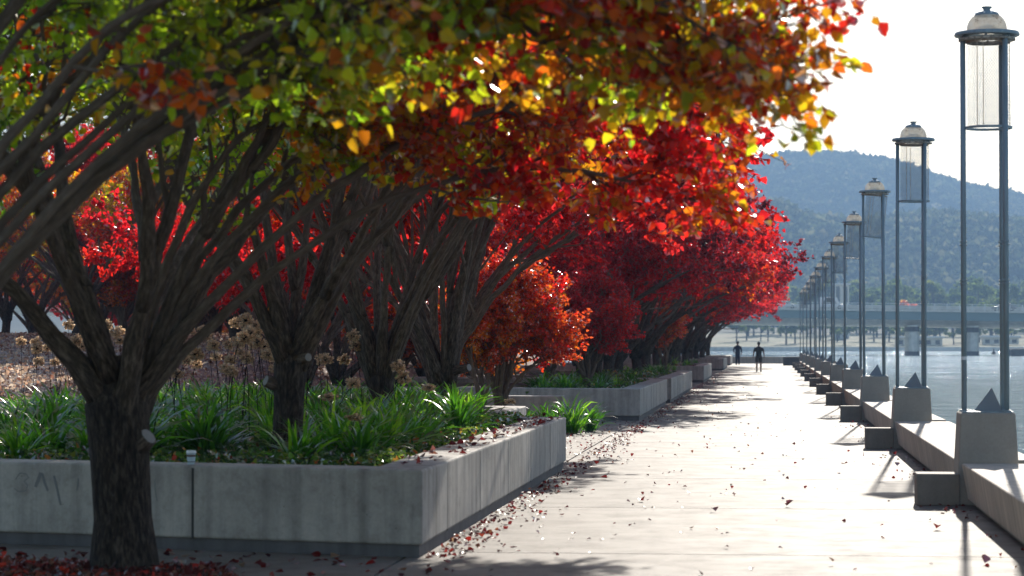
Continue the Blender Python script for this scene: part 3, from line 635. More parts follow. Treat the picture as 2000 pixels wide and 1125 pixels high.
e = MB().box(-7, 2.0, -.25, .25, 0, .55).build('end_wall', M['bench'], bevel=.02); e.location = (-.3, 193.9, 0); tag(e, 'low concrete wall closing the far end of the promenade', 'wall')
e = MB().box(-.6, .6, -.8, .8, 0, .64).build('end_block', M['stone'], bevel=.02); e.location = (1.62, 178.5, 0); tag(e, 'dark square block near the end of the row of lantern posts', 'block')
qe = MB().box(2.9, 3.16, -20, 194.4, -1.6, .05).build('quay_edge', M['pedestal']); tag(qe, kind='structure')

# ------------------------------------------------------------------ planting
def strap_clump(seed, n=76, L0=.66):
    rg = np.random.default_rng(seed); V = []; F = []; H = []
    for i in range(n):
        ph = rg.uniform(0, 2 * math.pi); th = rg.uniform(.08, 1.0); ln = L0 * rg.uniform(.65, 1.2); w = rg.uniform(.010, .019)
        p = np.array([rg.normal(0, .05), rg.normal(0, .05), 0]); d = np.array([math.cos(ph), math.sin(ph)]); side = np.array([-d[1], d[0], 0]); side = unit(side + np.array([0, 0, rg.normal(0, .35)]))
        b = len(V); h = np.clip(rg.uniform(-.1, .55) + .14 * seed, 0, 1); m_ = 7
        for k in range(m_):
            t = k / (m_ - 1); ww = w * (1 - t ** 3) * (.7 + .6 * min(1, t * 3)) + .001
            V.append(p - side * ww); V.append(p + side * ww); H += [h, h]
            ang = th + t * t * rg.uniform(1.0, 1.7); st = ln / (m_ - 1); p = p + np.array([d[0] * math.sin(ang) * st, d[1] * math.sin(ang) * st, math.cos(ang) * st])
        F += [(b + 2 * k, b + 2 * k + 1, b + 2 * k + 3, b + 2 * k + 2) for k in range(m_ - 1)]
    me = bpy.data.meshes.new('leaves'); me.from_pydata([tuple(v) for v in V], [], F); me.polygons.foreach_set('use_smooth', [True] * len(F))
    at = me.attributes.new('hue', 'FLOAT', 'POINT'); at.data.foreach_set('value', H); a2 = me.attributes.new('tone', 'FLOAT_COLOR', 'POINT'); a2.data.foreach_set('color', [1.0] * (4 * len(V))); me.update(); return me
SC = [strap_clump(i) for i in range(4)]
rg = random.Random(8)
def clump(x, y, z, s, label, group):
    o = mesh_obj('strap_leaf_plant', SC[rg.randrange(4)], M['strap']); o.location = (x, y, z); o.rotation_euler = (0, 0, rg.uniform(0, 6.28)); o.scale = (s, s, s * rg.uniform(.9, 1.1)); tag(o, label, 'plant', group)
cnt = 0
spots = []
while cnt < 200:
    y = rg.uniform(20.3, 37); x = rg.uniform(-9.5, -3.55)
    if y < fy(x) + 1.15 or (y < 32 and x > -3.6) or (y > 32 and x > -4.6): continue
    if x < -.335 * y: continue
    if (y < 23.6 and -5.15 < x < -4.3) or (y < fy(x) + 1.6 and x > -5.2): continue
    if any(math.hypot(x - TX, y - q) < .32 for q in (23.5, 29.4, 35.4)): continue
    if any(math.hypot(x - a, y - b_) < .26 for a, b_ in spots): continue
    if x > -4.3 and y > 25 and rg.random() < .5: cnt += 0; continue
    spots.append((x, y)); cnt += 1
def where(x, y):
    p = 1502 + x / y * 4700
    if p < 160: return 'left of the thick front tree', 'left of the front tree'
    if p < 340: return 'behind the thick front tree', 'behind the front tree'
    if p < 520: return 'between the front tree and the second trunk', 'between the first two trunks'
    if p < 700: return 'just right of the second trunk', 'right of the second trunk'
    return 'toward the right end of the first planter', 'at the right end of the first planter'
for x, y in spots:
    w1, w2 = where(x, y); clump(x, y, .55, rg.uniform(.75, 1.1), 'green strap leaved plant ' + w1, 'strap leaf plants ' + w2)
for (x, y, s) in ((-3.7, 45.3, 1.15), (-4.3, 46.2, 1.0), (-3.45, 46.4, .95), (-4.6, 45.2, .9), (-4.0, 44.6, .85)):
    clump(x, y, 0, s, 'green strap leaved plant at ground level in the tuft between the first two planters', 'strap leaf plants between the planters')
for i in range(26):
    x, y = rg.uniform(-5.6, -3.55), rg.uniform(53.6, 65); clump(x, y, .5, rg.uniform(.6, .95), 'green strap leaved plant in the second planter', 'strap leaf plants in the second planter')
for i in range(26):
    x, y = rg.uniform(-5.2, -3.4), rg.uniform(69, 118); clump(x, y, .5, rg.uniform(.5, .9), 'green strap leaved tuft in the farther planters', 'strap leaf plants in the far planters')

def scatter_leaves(name, n, fn_, size, m, label=None, kind='stuff', flat=.25, z=.01, hue=(.0, 1.), seed=1, up=0):
    r = np.random.default_rng(seed); P = []
    while len(P) < n:
        c = fn_(r)
        if c is not None: P.append(c)
    P = np.array(P); k = len(P)
    A = r.normal(0, 1, (k, 3)); A[:, 2] = r.normal(up, flat, k); U = r.normal(0, 1, (k, 3)); U[:, 2] *= flat
    me = leaf_mesh(name, P + np.array([0, 0, z]) + np.abs(r.normal(0, .012, (k, 1))) * np.array([0, 0, 1]), A, U, size * r.uniform(.6, 1.25, k), r.uniform(*hue, k), fold=.25)
    o = mesh_obj(name, me, m); tag(o, label, kind=kind)
    return o
def ivy_pt(r):
    y = r.uniform(19.6, 33.5); x = r.uniform(-9.6, -3.22)
    if y < fy(x) + .50 or x < -.34 * y - .4: return None
    e = min(y - fy(x) - .48, -3.2 - x)
    if e > 1.3 and r.random() < .5: return None
    return (x, y, .56 + r.uniform(0, .16) * min(1, e * 4 + .3))
scatter_leaves('ground_cover', 15000, ivy_pt, .055, M['ivy'], 'low dark ivy and ground cover filling the nearest planter', flat=.6, up=.2)
def ivy2(r):
    y = r.uniform(53.2, 86); x = r.uniform(-5.5, -3.27)
    if 66.0 < y < 69.0: return None
    return (x, y, .56 + r.uniform(0, .12) + (.22 * math.exp(-((y - 71) / 2.5) ** 2) if y > 68 else 0) * r.uniform(.3, 1))
scatter_leaves('planter_ground_cover', 9000, ivy2, .07, M['ivy'], 'low green ground cover in the second and third planters', flat=.6, seed=3, up=.2)
def litter_pt(r):
    k = r.random()
    if k < .42:
        y = 15 + 120 * r.random() ** 2; x = -2.75 + abs(r.normal(0, .28)); 
        if x < -2.72: x = -2.7
        if y < 19: return None
        return (x, y, 0)
    if k < .60: return (r.uniform(-6.5, -2.5), r.uniform(33.2, 52), 0)
    if k < .76: return (r.normal(-1.5, .9), 12 + 90 * r.random() ** 1.4, 0)
    if k < .92: return (2.06 - abs(r.normal(0, .25)), 14 + 60 * r.random(), 0)
    return (r.uniform(-2.7, 1.9), r.uniform(13, 60), 0)
def lp(r):
    c = litter_pt(r)
    if c is not None and c[0] > -2.4 and r.random() > .12 + 1.1 * max(0, math.sin(c[0] * 3.1 + 1.3 * math.sin(c[1] * .7)) * math.sin(c[1] * 1.1 + c[0])): return None
    if c is None or c[0] > 2.05 or (c[0] < -2.73 and not (33 < c[1] < 52.4)): return None
    return c
scatter_leaves('fallen_leaves', 3300, lp, .042, M['litter'], 'dark red fallen leaves scattered over the promenade', z=.008, seed=5)
scatter_leaves('wall_top_leaves', 160, lambda r: (-2.97 + r.uniform(-.2, .18), r.uniform(19.5, 32.4), .70) if r.random() < .9 else (r.uniform(-6.5, -3), 0, 0) and None, .06, M['litter'], 'red leaves fallen on the rim of the nearest planter', z=.006, seed=6)
scatter_leaves('planter_leaf_litter', 2600, lambda r: (r.uniform(-4.6, -3.25), r.choice([r.uniform(53.2, 66), r.uniform(103.4, 116)]), .57), .085, M['litter'], 'crimson leaves fallen on the soil of the farther planters', z=.01, seed=7)
def bedpt(r):
    y = r.uniform(15.5, 19.6); x = r.uniform(-7.5, -2.98)
    lim = 17.75 - (x + 4.05) * .26 if x < -4.05 else 14.6 + (-2.95 - x) * 2.86
    if y > lim - .35 + .35 * r.random(): return None
    return (x, y, .03 + r.uniform(0, .03) * min(1, (lim - y) * 2))
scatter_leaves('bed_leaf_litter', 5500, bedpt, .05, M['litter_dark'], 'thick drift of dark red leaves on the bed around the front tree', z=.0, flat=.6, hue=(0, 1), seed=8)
scatter_leaves('shade_leaves', 130, lambda r: (r.uniform(-6.8, -2.4), r.uniform(17.2, 19.4), 0.0) , .065, M['litter'], 'scattered leaves on the shaded paving before the planter', z=.008, seed=9)
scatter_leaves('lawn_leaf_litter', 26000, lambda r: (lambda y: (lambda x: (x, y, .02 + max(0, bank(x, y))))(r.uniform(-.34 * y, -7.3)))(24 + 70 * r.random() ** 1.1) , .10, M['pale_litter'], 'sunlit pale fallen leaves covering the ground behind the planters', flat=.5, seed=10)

big = [(-.54, 24.41), (1.52, 22.37), (1.65, 18.91), (1.75, 33.56), (1.9, 36.88), (-2.41, 33.67), (-1.35, 25.97), (-2.21, 22.72), (-2.02, 30.17), (.18, 25.32)]
for i, (x, y) in enumerate(big):
    r = np.random.default_rng(70 + i); me = leaf_mesh('fallen_leaf', np.array([[0, 0, .0]]), np.array([[1., 0, .12]]), np.array([[0, 1., 0.05]]), np.array([.085]), np.array([.62]), fold=.45)
    o = mesh_obj('fallen_leaf', me, M['litter']); o.location = (x, y, .012); o.rotation_euler = (r.uniform(-.5, .5), r.uniform(-.7, -.1), r.uniform(0, 6.28)); tag(o, 'curled bright red leaf lying alone on the sunlit promenade', 'leaf', 'single bright red leaves on the paving')

# dried seed heads
def make_stalk(seed, H, bendx, bendy, rh=.07):
    r = np.random.default_rng(seed); st = MB(); P = [np.array([bendx * (t ** 2.2), bendy * (t ** 2.2), H * t]) for t in np.linspace(0, 1, 8)]
    st.tube(P, [.006, .0055, .005, .0045, .004, .004, .0035, .0035], 5)
    hd = MB(); c = P[-1]; LP, LA, LU = [], [], []
    for k in range(105):
        d = unit(r.normal(0, 1, 3)); 
        if d[2] < -.75: continue
        e = c + d * rh * r.uniform(.4, 1.1); hd.tube([c, e], [.0013, .0013], 3, False)
        for q in range(3): LP.append(e); LA.append(d + r.normal(0, .6, 3)); LU.append(r.normal(0, 1, 3))
    return st, hd, np.array(LP), np.array(LA), np.array(LU)
SK = []
for i in range(4):
    st, hd, a, b_, c = make_stalk(200 + i, [1.15, 1.25, 1.05, .85][i], [.05, -.1, .25, .4][i], [.05, .1, -.1, -.05][i])
    sm = st.mesh('stem', True); hm = hd.mesh('seed_head')
    r = np.random.default_rng(i); fm = leaf_mesh('florets', a, b_, c, r.uniform(.018, .030, len(a)), r.uniform(0, 1, len(a)))
    SK.append((sm, hm, fm))
def stalk(x, y, ztop, v, label, group=None):
    H = [1.15, 1.25, 1.05, .85][v]; z0 = ztop - H
    e = empty('dried_flower', (x, y, max(.5, z0)), rg.uniform(-.6, .6)); s = 1 if z0 > .5 else (ztop - .5) / H; e.scale = (1, 1, max(.45, s)) if s < 1 else (1, 1, 1)
    tag(e, label, 'dried flower', group)
    mesh_obj('stem', SK[v][0], M['dry'], e); h = mesh_obj('seed_head', SK[v][1], M['dry'], e)
    f = mesh_obj('florets', SK[v][2], M['dry'], h)
    if s < 1:   # keep the head round
        pass
fr = [(-3.87, 22, .98), (-4.2, 23, 1.18), (-4.45, 24, 1.3), (-4.21, 25, 1.34), (-3.94, 25, 1.46), (-3.73, 27, 1.2), (-3.5, 30, .95), (-5.72, 22, 1.6)]
lbs = ['drooping dried seed head lowest over the ground cover, right of the second trunk', 'dried seed head just right of the second tree trunk', 'dried seed head nearest the pale pruning scar of the second tree', 'spidery dried seed head low before the third trunk', 'spidery dried seed head before the fourth trunk, higher than its neighbour', 'dried seed head leaning toward the planter rim', 'small dried seed head above the sunlit rim by the small red trees', 'dried seed head seen between the limbs of the front tree']
for i, (x, y, z) in enumerate(fr): stalk(x, y, z, i % 4, lbs[i], 'dried seed heads')
for i in range(90):
    if i < 36: x, y = rg.uniform(-6.3, -4.9), rg.uniform(24, 30)
    else: y = rg.uniform(32.5, 37.5); x = (rg.uniform(0, 560) - 1502) / 4700 * y
    stalk(x, y, rg.uniform(1.35, 1.93) * (1.03 if y > 26 else .98), rg.randrange(3), 'beige dried seed head ' + where(x, y)[0], 'dried seed heads ' + where(x, y)[1])

# paper cup
e = empty('paper_cup', (-4.80, 19.72, .70)); tag(e, 'takeaway paper cup with a white lid on the planter rim', 'cup')
MB().lathe([(.0005, 0), (.029, 0), (.029, .004), (.039, .095), (.0005, .095)], 28).build('cup_body', M['cup'], e, True)
MB().lathe([(.0330, .042), (.0375, .080), (.0366, .080), (.0322, .042)], 28).build('sleeve', M['sleeve'], e)
MB().lathe([(.0306, .018), (.0322, .034), (.0312, .034), (.0296, .018)], 28).build('band', M['cupband'], e)
MB().lathe([(.042, .094), (.0425, .101), (.039, .104), (.038, .115), (.034, .1155), (.033, .110), (.0005, .110)], 28).build('lid', M['lid'], e, True)

# ------------------------------------------------------------------ people
def solid(name, mb, m, parent, vox=.012):
    o = mb.build(name, m, parent, True); md = o.modifiers.new('remesh', 'REMESH'); md.mode = 'VOXEL'; md.voxel_size = vox; md.use_smooth_shade = True
    s2 = o.modifiers.new('smooth', 'SMOOTH'); s2.factor = .5; s2.iterations = 3; return o
def loft(mb, secs, k=20):      # (cx, cy, z, rx, ry)
    b = len(mb.v); n = len(secs)
    for cx, cy, z, rx, ry in secs:
        for j in range(k): t = 2 * math.pi * j / k; mb.v.append((cx + rx * math.cos(t), cy + ry * math.sin(t), z))
    for i in range(n - 1):
        for j in range(k): j2 = (j + 1) % k; mb.f.append((b + i * k + j, b + i * k + j2, b + (i + 1) * k + j2, b + (i + 1) * k + j))
    mb.f.append(tuple(b + j for j in range(k))[::-1]); mb.f.append(tuple(b + (n - 1) * k + j for j in range(k))); return mb
def head(mb, z=1.62, cy=0):
    loft(mb, [(0, cy, z - .125, .03, .04), (0, cy + .005, z - .11, .045, .06), (0, cy, z - .06, .064, .085), (0, cy - .005, z, .074, .096), (0, cy - .005, z + .05, .073, .094), (0, cy - .005, z + .09, .055, .074), (0, cy, z + .112, .02, .03)])
    mb.tube([(0, cy + .085, z + .01), (0, cy + .112, z - .03), (0, cy + .09, z - .045)], [.010, .017, .008], 6)        # nose
    for sx in (-1, 1): mb.tube([(sx * .072, cy, z + .02), (sx * .086, cy - .008, z), (sx * .072, cy, z - .035)], [.014, .018, .010], 6)
    loft(mb, [(0, 0, z - .24, .06, .06), (0, 0, z - .10, .052, .056)], 14)
def add_hand(mb, w, d):
    w = np.array(w, float); d = unit(np.array(d, float)); mb.tube([w - d * .02, w + d * .03, w + d * .09], [.026, .034, .030], 8)
    for off, ln in ((-.030, .06), (-.010, .078), (.010, .074), (.030, .055)):
        b_ = w + d * .08 + np.array([0, off, 0]); mb.tube([b_, b_ + d * ln * .5, b_ + d * ln + np.array([0, 0, .004])], [.011, .010, .008], 6)
    mb.tube([w + d * .02 + np.array([0, .02, 0]), w + d * .05 + np.array([0, .05, 0]), w + d * .085 + np.array([0, .06, 0])], [.014, .012, .010], 6)
def leg(mb, s, yk, yf, z0=.92, hip=.09):
    mb.tube([(s * hip, 0, z0), (s * (hip + .01), yk * .5, .70), (s * (hip + .015), yk, .50), (s * (hip + .02), (yk + yf) * .5 - .012, .34), (s * (hip + .02), yf, .10)], [.098, .088, .060, .062, .040], 12)
    mb.tube([(s * (hip + .02), yf - .05, .045), (s * (hip + .025), yf + .06, .045), (s * (hip + .035), yf + .17, .03)], [.038, .040, .026], 10)
def person_walk(loc):
    e = empty('person', loc); tag(e, 'person in a dark t-shirt and shorts walking along the middle of the promenade', 'person')
    b_ = MB(); head(b_, 1.615)
    loft(b_, [(0, 0, .80, .15, .10), (0, 0, .92, .165, .115), (0, 0, 1.08, .145, .10), (0, 0, 1.25, .17, .115), (0, 0, 1.38, .18, .10), (0, 0, 1.44, .12, .07)])
    arms = []
    for s, sw in ((-1, .05), (1, -.06)):
        leg(b_, s, .05 * s, .10 * s - .02, hip=.095); A = [(s * .175, 0, 1.385), (s * .245, -.01, 1.24), (s * .285, sw, 1.12), (s * .315, sw * 1.9, .90)]
        b_.tube(A, [.056, .050, .042, .029], 10); add_hand(b_, A[-1], (s * .05, .05, -1)); arms.append(A)
    solid('body', b_, M['skin'], e, .010)
    t = MB(); loft(t, [(0, 0, .86, .178, .125), (0, 0, 1.0, .168, .120), (0, 0, 1.12, .168, .118), (0, 0, 1.26, .19, .13), (0, 0, 1.38, .195, .115), (0, 0, 1.435, .15, .085), (0, 0, 1.47, .075, .068)])
    for A in arms: t.tube([A[0], A[1], tuple((np.array(A[1]) + np.array(A[2])) / 2)], [.072, .068, .066], 12)
    solid('t_shirt', t, M['cloth_black'], e)
    t = MB(); loft(t, [(0, 0, .80, .172, .122), (0, 0, .94, .176, .124)])
    for s in (-1, 1): t.tube([(s * .09, 0, .90), (s * .10, .025 * s, .72), (s * .108, .045 * s, .56)], [.108, .104, .092], 14)
    solid('shorts', t, M['cloth_brown'], e)
    h = MB(); loft(h, [(0, -.03, 1.58, .070, .070), (0, -.02, 1.64, .081, .088), (0, -.012, 1.69, .078, .094), (0, -.005, 1.725, .055, .074), (0, 0, 1.74, .02, .03)]); solid('hair', h, M['hair'], e)
    for s in (-1, 1):
        t = MB(); y = .10 * s - .02; t.tube([(s * .115, y - .06, .05), (s * .12, y + .05, .05), (s * .13, y + .18, .035)], [.050, .050, .034], 12); t.tube([(s * .115, y, .05), (s * .115, y, .12)], [.048, .046], 12); solid('shoe', t, M['cloth_black'], e)
    return e
def person_hat(loc):
    e = empty('person', loc, math.pi); tag(e, 'person in a wide brimmed hat and long dark clothes standing by the farthest planter', 'person')
    b_ = MB(); head(b_, 1.60)
    loft(b_, [(0, 0, .80, .15, .10), (0, 0, .92, .165, .115), (0, 0, 1.08, .145, .10), (0, 0, 1.25, .17, .115), (0, 0, 1.38, .18, .10), (0, 0, 1.44, .12, .07)])
    AR = [[(-.175, 0, 1.38), (-.26, 0, 1.20), (-.29, .02, 1.10), (-.285, .06, .86)], [(.175, 0, 1.38), (.27, -.02, 1.22), (.32, -.03, 1.10), (.25, .06, .93)]]
    for s, A in zip((-1, 1), AR): leg(b_, s, .01, 0, hip=.08); b_.tube(A, [.056, .05, .044, .03], 10); add_hand(b_, A[-1], (0, .1, -1) if s < 0 else (-.6, .1, -.7))
    solid('body', b_, M['skin'], e, .010)
    t = MB(); loft(t, [(0, 0, .80, .19, .14), (0, 0, 1.0, .182, .13), (0, 0, 1.12, .18, .125), (0, 0, 1.28, .2, .135), (0, 0, 1.38, .2, .12), (0, 0, 1.44, .15, .09), (0, 0, 1.49, .08, .07)])
    for A in AR: t.tube([A[0], A[1], A[2], tuple(np.array(A[2]) * .15 + np.array(A[3]) * .85)], [.076, .068, .062, .046], 12)
    solid('jacket', t, M['cloth_navy'], e)
    t = MB(); loft(t, [(0, 0, .78, .172, .122), (0, 0, .92, .17, .12)])
    for s in (-1, 1): t.tube([(s * .082, 0, .90), (s * .09, 0, .6), (s * .095, .01, .35), (s * .10, 0, .07)], [.105, .092, .08, .07], 14)
    solid('trousers', t, M['cloth_navy'], e)
    MB().lathe([(.0005, 1.775), (.05, 1.78), (.082, 1.765), (.092, 1.70), (.096, 1.672), (.175, 1.655), (.18, 1.645), (.09, 1.655), (.0005, 1.66)], 28).build('hat', M['cloth_black'], e, True)
    for s in (-1, 1):
        t = MB(); t.tube([(s * .10, -.06, .05), (s * .105, .05, .05), (s * .115, .18, .035)], [.050, .050, .034], 12); solid('shoe', t, M['cloth_black'], e)
    return e
person_walk((-.59, 139.0, 0)); person_hat((-2.36, 182.6, 0))

# ------------------------------------------------------------------ bridge
BY = 474.0
def tz(x, a, b_): t = (x - 3) / 48; return a + (b_ - a) * t
br = empty('road_bridge', (0, BY, 0)); tag(br, 'long low road bridge with a dark girder and pale underside crossing the lake', 'bridge')
def slab(name, m, y0, y1, top, bot, xa=-160, xb=190, y0b=None, n=1):
    b_ = MB(); y0b = y0 if y0b is None else y0b
    b_.add([(xa, y0b, tz(xa, *bot)), (xb, y0b, tz(xb, *bot)), (xb, y1, tz(xb, *bot)), (xa, y1, tz(xa, *bot)), (xa, y0, tz(xa, *top)), (xb, y0, tz(xb, *top)), (xb, y1, tz(xb, *top)), (xa, y1, tz(xa, *top))],
           [(0, 3, 2, 1), (4, 5, 6, 7), (0, 1, 5, 4), (1, 2, 6, 5), (2, 3, 7, 6), (3, 0, 4, 7)]); return b_.build(name, m, br)
slab('deck', M['bridge_concrete'], -.5, 26, (8.35, 7.65), (8.0, 7.3))
slab('road_surface', M['asphalt'], .2, 25.2, (8.37, 7.67), (8.352, 7.652))
slab('girder', M['girder'], -.1, 1.2, (7.99, 7.29), (6.45, 5.65))
slab('soffit', M['bridge_concrete'], 1.4, 24, (6.47, 5.67), (5.1, 4.45), y0b=7.0)
rl = MB()
xs_ = np.arange(-160, 190, 2.4)
for x in xs_:
    rl.box(x - .07, x + .07, -.42, -.3, tz(x, 8.35, 7.65), tz(x, 9.5, 8.8))
for dz in (.35, .75, 1.15):
    rl.add([(-160, -.4, tz(-160, 8.35, 7.65) + dz), (190, -.4, tz(190, 8.35, 7.65) + dz), (190, -.12, tz(190, 8.35, 7.65) + dz), (-160, -.12, tz(-160, 8.35, 7.65) + dz)] + [(x, y, z + .09) for x, y, z in [(-160, -.4, tz(-160, 8.35, 7.65) + dz), (190, -.4, tz(190, 8.35, 7.65) + dz), (190, -.12, tz(190, 8.35, 7.65) + dz), (-160, -.12, tz(-160, 8.35, 7.65) + dz)]],
           [(0, 3, 2, 1), (4, 5, 6, 7), (0, 1, 5, 4), (1, 2, 6, 5), (2, 3, 7, 6), (3, 0, 4, 7)])
rl.build('railing', M['rail'], br)
slab('far_parapet', M['bridge_concrete'], 25.3, 25.8, (9.55, 8.85), (8.36, 7.66))
for x in (-64, -18, 28.1, 39.6, 85.7, 131):
    pr = MB(); b_ = [(x + 1.25 * (1 if abs(t) < math.pi / 2 else -1) * .0 + 1.22 * math.copysign(abs(math.cos(t)) ** .5, math.cos(t)), 8 + 7 * math.copysign(abs(math.sin(t)) ** .5, math.sin(t))) for t in np.linspace(0, 2 * math.pi, 25)[:-1]]
    pr.prism(b_, -2.5, tz(x, 5.1, 4.45) + .3); pr.build('pier', M['bridge_concrete'], br)
    cp = MB(); c_ = [(x + (a - x) * 1.03, 8 + (b2 - 8) * 1.02) for a, b2 in b_]; cp.prism(c_, tz(x, 5.1, 4.45) - 1.0, tz(x, 5.1, 4.45) - .05); cp.build('pier_cap', M['stone'], br)
    ft = MB(); ft.prism(c_, -2.4, -.1); ft.build('pier_foot', M['stone'], br)
def car(loc, m, label, ln=4.4, h=1.45, van=False, rz=0):
    e = empty('car', loc, rz); tag(e, label, 'van' if van else 'car'); w = .88
    prof = [(-ln / 2, .35), (ln / 2, .35), (ln / 2, .75), (ln / 2 - .15, .88)] + ([(ln * .33, 1.0), (ln * .2, h), (-ln / 2 + .05, h)] if van else [(ln * .26, .95), (ln * .08, h), (-ln * .24, h), (-ln * .42, .98), (-ln / 2, .92)])
    b_ = MB(); n = len(prof); b_.add([(x, -w, z) for x, z in prof] + [(x, w, z) for x, z in prof], [tuple(range(n)), tuple(range(n, 2 * n))[::-1]] + [(i, n + i, n + (i + 1) % n, (i + 1) % n) for i in range(n)])
    b_.build('body', m, e, bevel=.05)
    for s in (-1, 1):
        g = MB(); q = [(ln * .20, 1.0), (ln * .06, h - .1), (-ln * .22, h - .1), (-ln * .34, 1.0)]
        g.add([(x, s * (w + .004), z) for x, z in q] + [(x, s * (w - .02), z) for x, z in q], [(0, 1, 2, 3), (7, 6, 5, 4), (0, 4, 5, 1), (1, 5, 6, 2), (2, 6, 7, 3), (3, 7, 4, 0)]); g.build('side_window', M['glassd'], e)
        for x in (-ln * .31, ln * .31):
            t = MB().tube([(x, s * (w - .2), .33), (x, s * (w + .01), .33)], .33, 18).build('wheel', M['tyre'], e)
            MB().tube([(x, s * (w + .0), .33), (x, s * (w + .025), .33)], .19, 14).build('rim', M['rail'], t)
car((45.6, BY + 3.5, tz(45.6, 8.37, 7.67)), M['carg'], 'grey car with a bright roof crossing the bridge near its right side', 4.6, 1.5, rz=math.pi)
car((12.2, BY + 3.5, tz(12.2, 8.37, 7.67)), M['carw'], 'white van on the bridge seen behind the lantern posts', 5.0, 2.3, True)
car((3.2, BY + 6.5, tz(3.2, 8.37, 7.67)), M['carw'], 'white car on the bridge next to the edge of the red trees', 4.5, 1.5)

# ------------------------------------------------------------------ far shore and hills
RX = [-0, 800, 1200, 1440, 1500, 1560, 1600, 1640, 1700, 1760, 1800, 1850, 1900, 1960, 2000, 2100, 2300, 2600, 3200]
RY = [420, 370, 330, 312, 304, 299, 296, 296, 302, 314, 331, 348, 360, 374, 388, 430, 500, 560, 610]
SX = [0, 1000, 1440, 1500, 1540, 1600, 1700, 1800, 1900, 2000, 2300, 3200]
SY = [400, 400, 410, 425, 440, 465, 470, 458, 462, 474, 500, 600]
rx = [(p - 1502) / 4700 * 2700 for p in RX]; rz_ = [(668 - q) / 4700 * 2700 - 14 for q in RY]
sx = [(p - 1502) / 4700 * 1750 for p in SX]; sz_ = [(668 - q) / 4700 * 1750 + 1.7 for q in SY]
rs_ = np.random.default_rng(77)
W1 = [(rs_.uniform(.002, .02) , rs_.uniform(.002, .02), rs_.uniform(0, 6.28)) for _ in range(24)]
def fbm(x, y):
    s = 0
    for i, (a, b_, c) in enumerate(W1): s = s + np.sin(a * x + b_ * y * (1 if i % 2 else -1) + c) * (.006 / (.5 * (a + b_)))
    return s / 6
def hillz(x, y):
    z1 = (np.interp(x, rx, rz_)) * np.exp(-((np.minimum(y, 2700) - 2700) / 560.) ** 2)
    z2 = np.interp(x, sx, sz_) * np.exp(-((np.minimum(y, 1750) - 1750) / 330.) ** 2) * np.exp(-((np.maximum(y, 1750) - 1750) / 260.) ** 2)
    z = (z1 ** 4 + z2 ** 4 + 1e-6) ** .25
    z = z + fbm(x, y) * np.clip((y - 1100) / 500, 0, 1) * np.clip(z / 60, 0, 1) * 7
    shore = np.clip((y - 688) / 330, 0, 1) * 5.2 - .45
    return np.maximum(z, 0) + shore
xx = np.concatenate([np.linspace(-1500, -60, 30), np.linspace(-40, 420, 93), np.linspace(450, 1500, 30)])
yy = np.concatenate([np.linspace(686, 1200, 40), np.linspace(1215, 2950, 130)])
XX, YY = np.meshgrid(xx, yy); ZZ = hillz(XX, YY); ZZ[0] = -2.0
nx, ny = len(xx), len(yy)
def grid(name, j0, j1, m):
    V = np.stack([XX[j0:j1], YY[j0:j1], ZZ[j0:j1]], -1).reshape(-1, 3); k = j1 - j0
    F = [(j * nx + i, j * nx + i + 1, (j + 1) * nx + i + 1, (j + 1) * nx + i) for j in range(k - 1) for i in range(nx - 1)]
    me = bpy.data.meshes.new(name); me.from_pydata(V.tolist(), [], F); me.polygons.foreach_set('use_smooth', [True] * len(F)); me.materials.append(m)
    o = bpy.data.objects.new(name, me); link(o); tag(o, kind='structure')
grid('far_shore_ground', 0, 26, M['lawn']); grid('hills', 25, ny, M['hill'])

# hill forest: many ragged crowns in one mesh
def blob_field(name, pts, size, m, label, seed, nleaf=26, flat=.8, tag_kind='stuff'):
    r = np.random.default_rng(seed); n = len(pts); idx = np.repeat(np.arange(n), nleaf); k = len(idx)
    d = unit(r.normal(0, 1, (k, 3))); d[:, 2] = np.abs(d[:, 2]) * flat + .1
    s = size[idx]; P = pts[idx] + d * s[:, None] * r.uniform(.75, 1.05, (k, 1))
    U = r.normal(0, 1, (k, 3)); A = np.cross(d, U) + d * r.normal(0, .35, (k, 1))
    hue = np.repeat(r.uniform(0, 1, n), nleaf) * .75 + r.uniform(0, .25, k)
    me = leaf_mesh(name, P, A, np.cross(A, d), s * r.uniform(.5, .9, k), hue, fold=.2, wide=.5)
    o = mesh_obj(name, me, m); tag(o, label, kind=tag_kind); return o
r = np.random.default_rng(3); P = []; Sz = []
n = 17000
y = r.uniform(1180, 2790, n); u = r.uniform(-90, 560, n); x = u / 4700. * y
z = hillz(x, y); patch = np.sin(x * .021 + y * .006) + np.sin(y * .013 - x * .011 + 1.3) + r.normal(0, .6, n)
kp = (patch > -1.0); x, y, z = x[kp], y[kp], z[kp]
blob_field('hill_forest', np.stack([x, y, z + 1.5], 1), r.uniform(3.2, 6.5, len(x)), M['gum_far'], 'hazy blue grey woodland covering the hills', 5, 16)
# skyline crowns
n = 420; u = r.uniform(-90, 560, n); y = r.uniform(2600, 2760, n); x = u / 4700 * y
blob_field('ridge_trees', np.stack([x, y, hillz(x, y) + 4], 1), r.uniform(4, 8, n), M['gum_far'], 'line of trees along the hill crest', 6, 30)

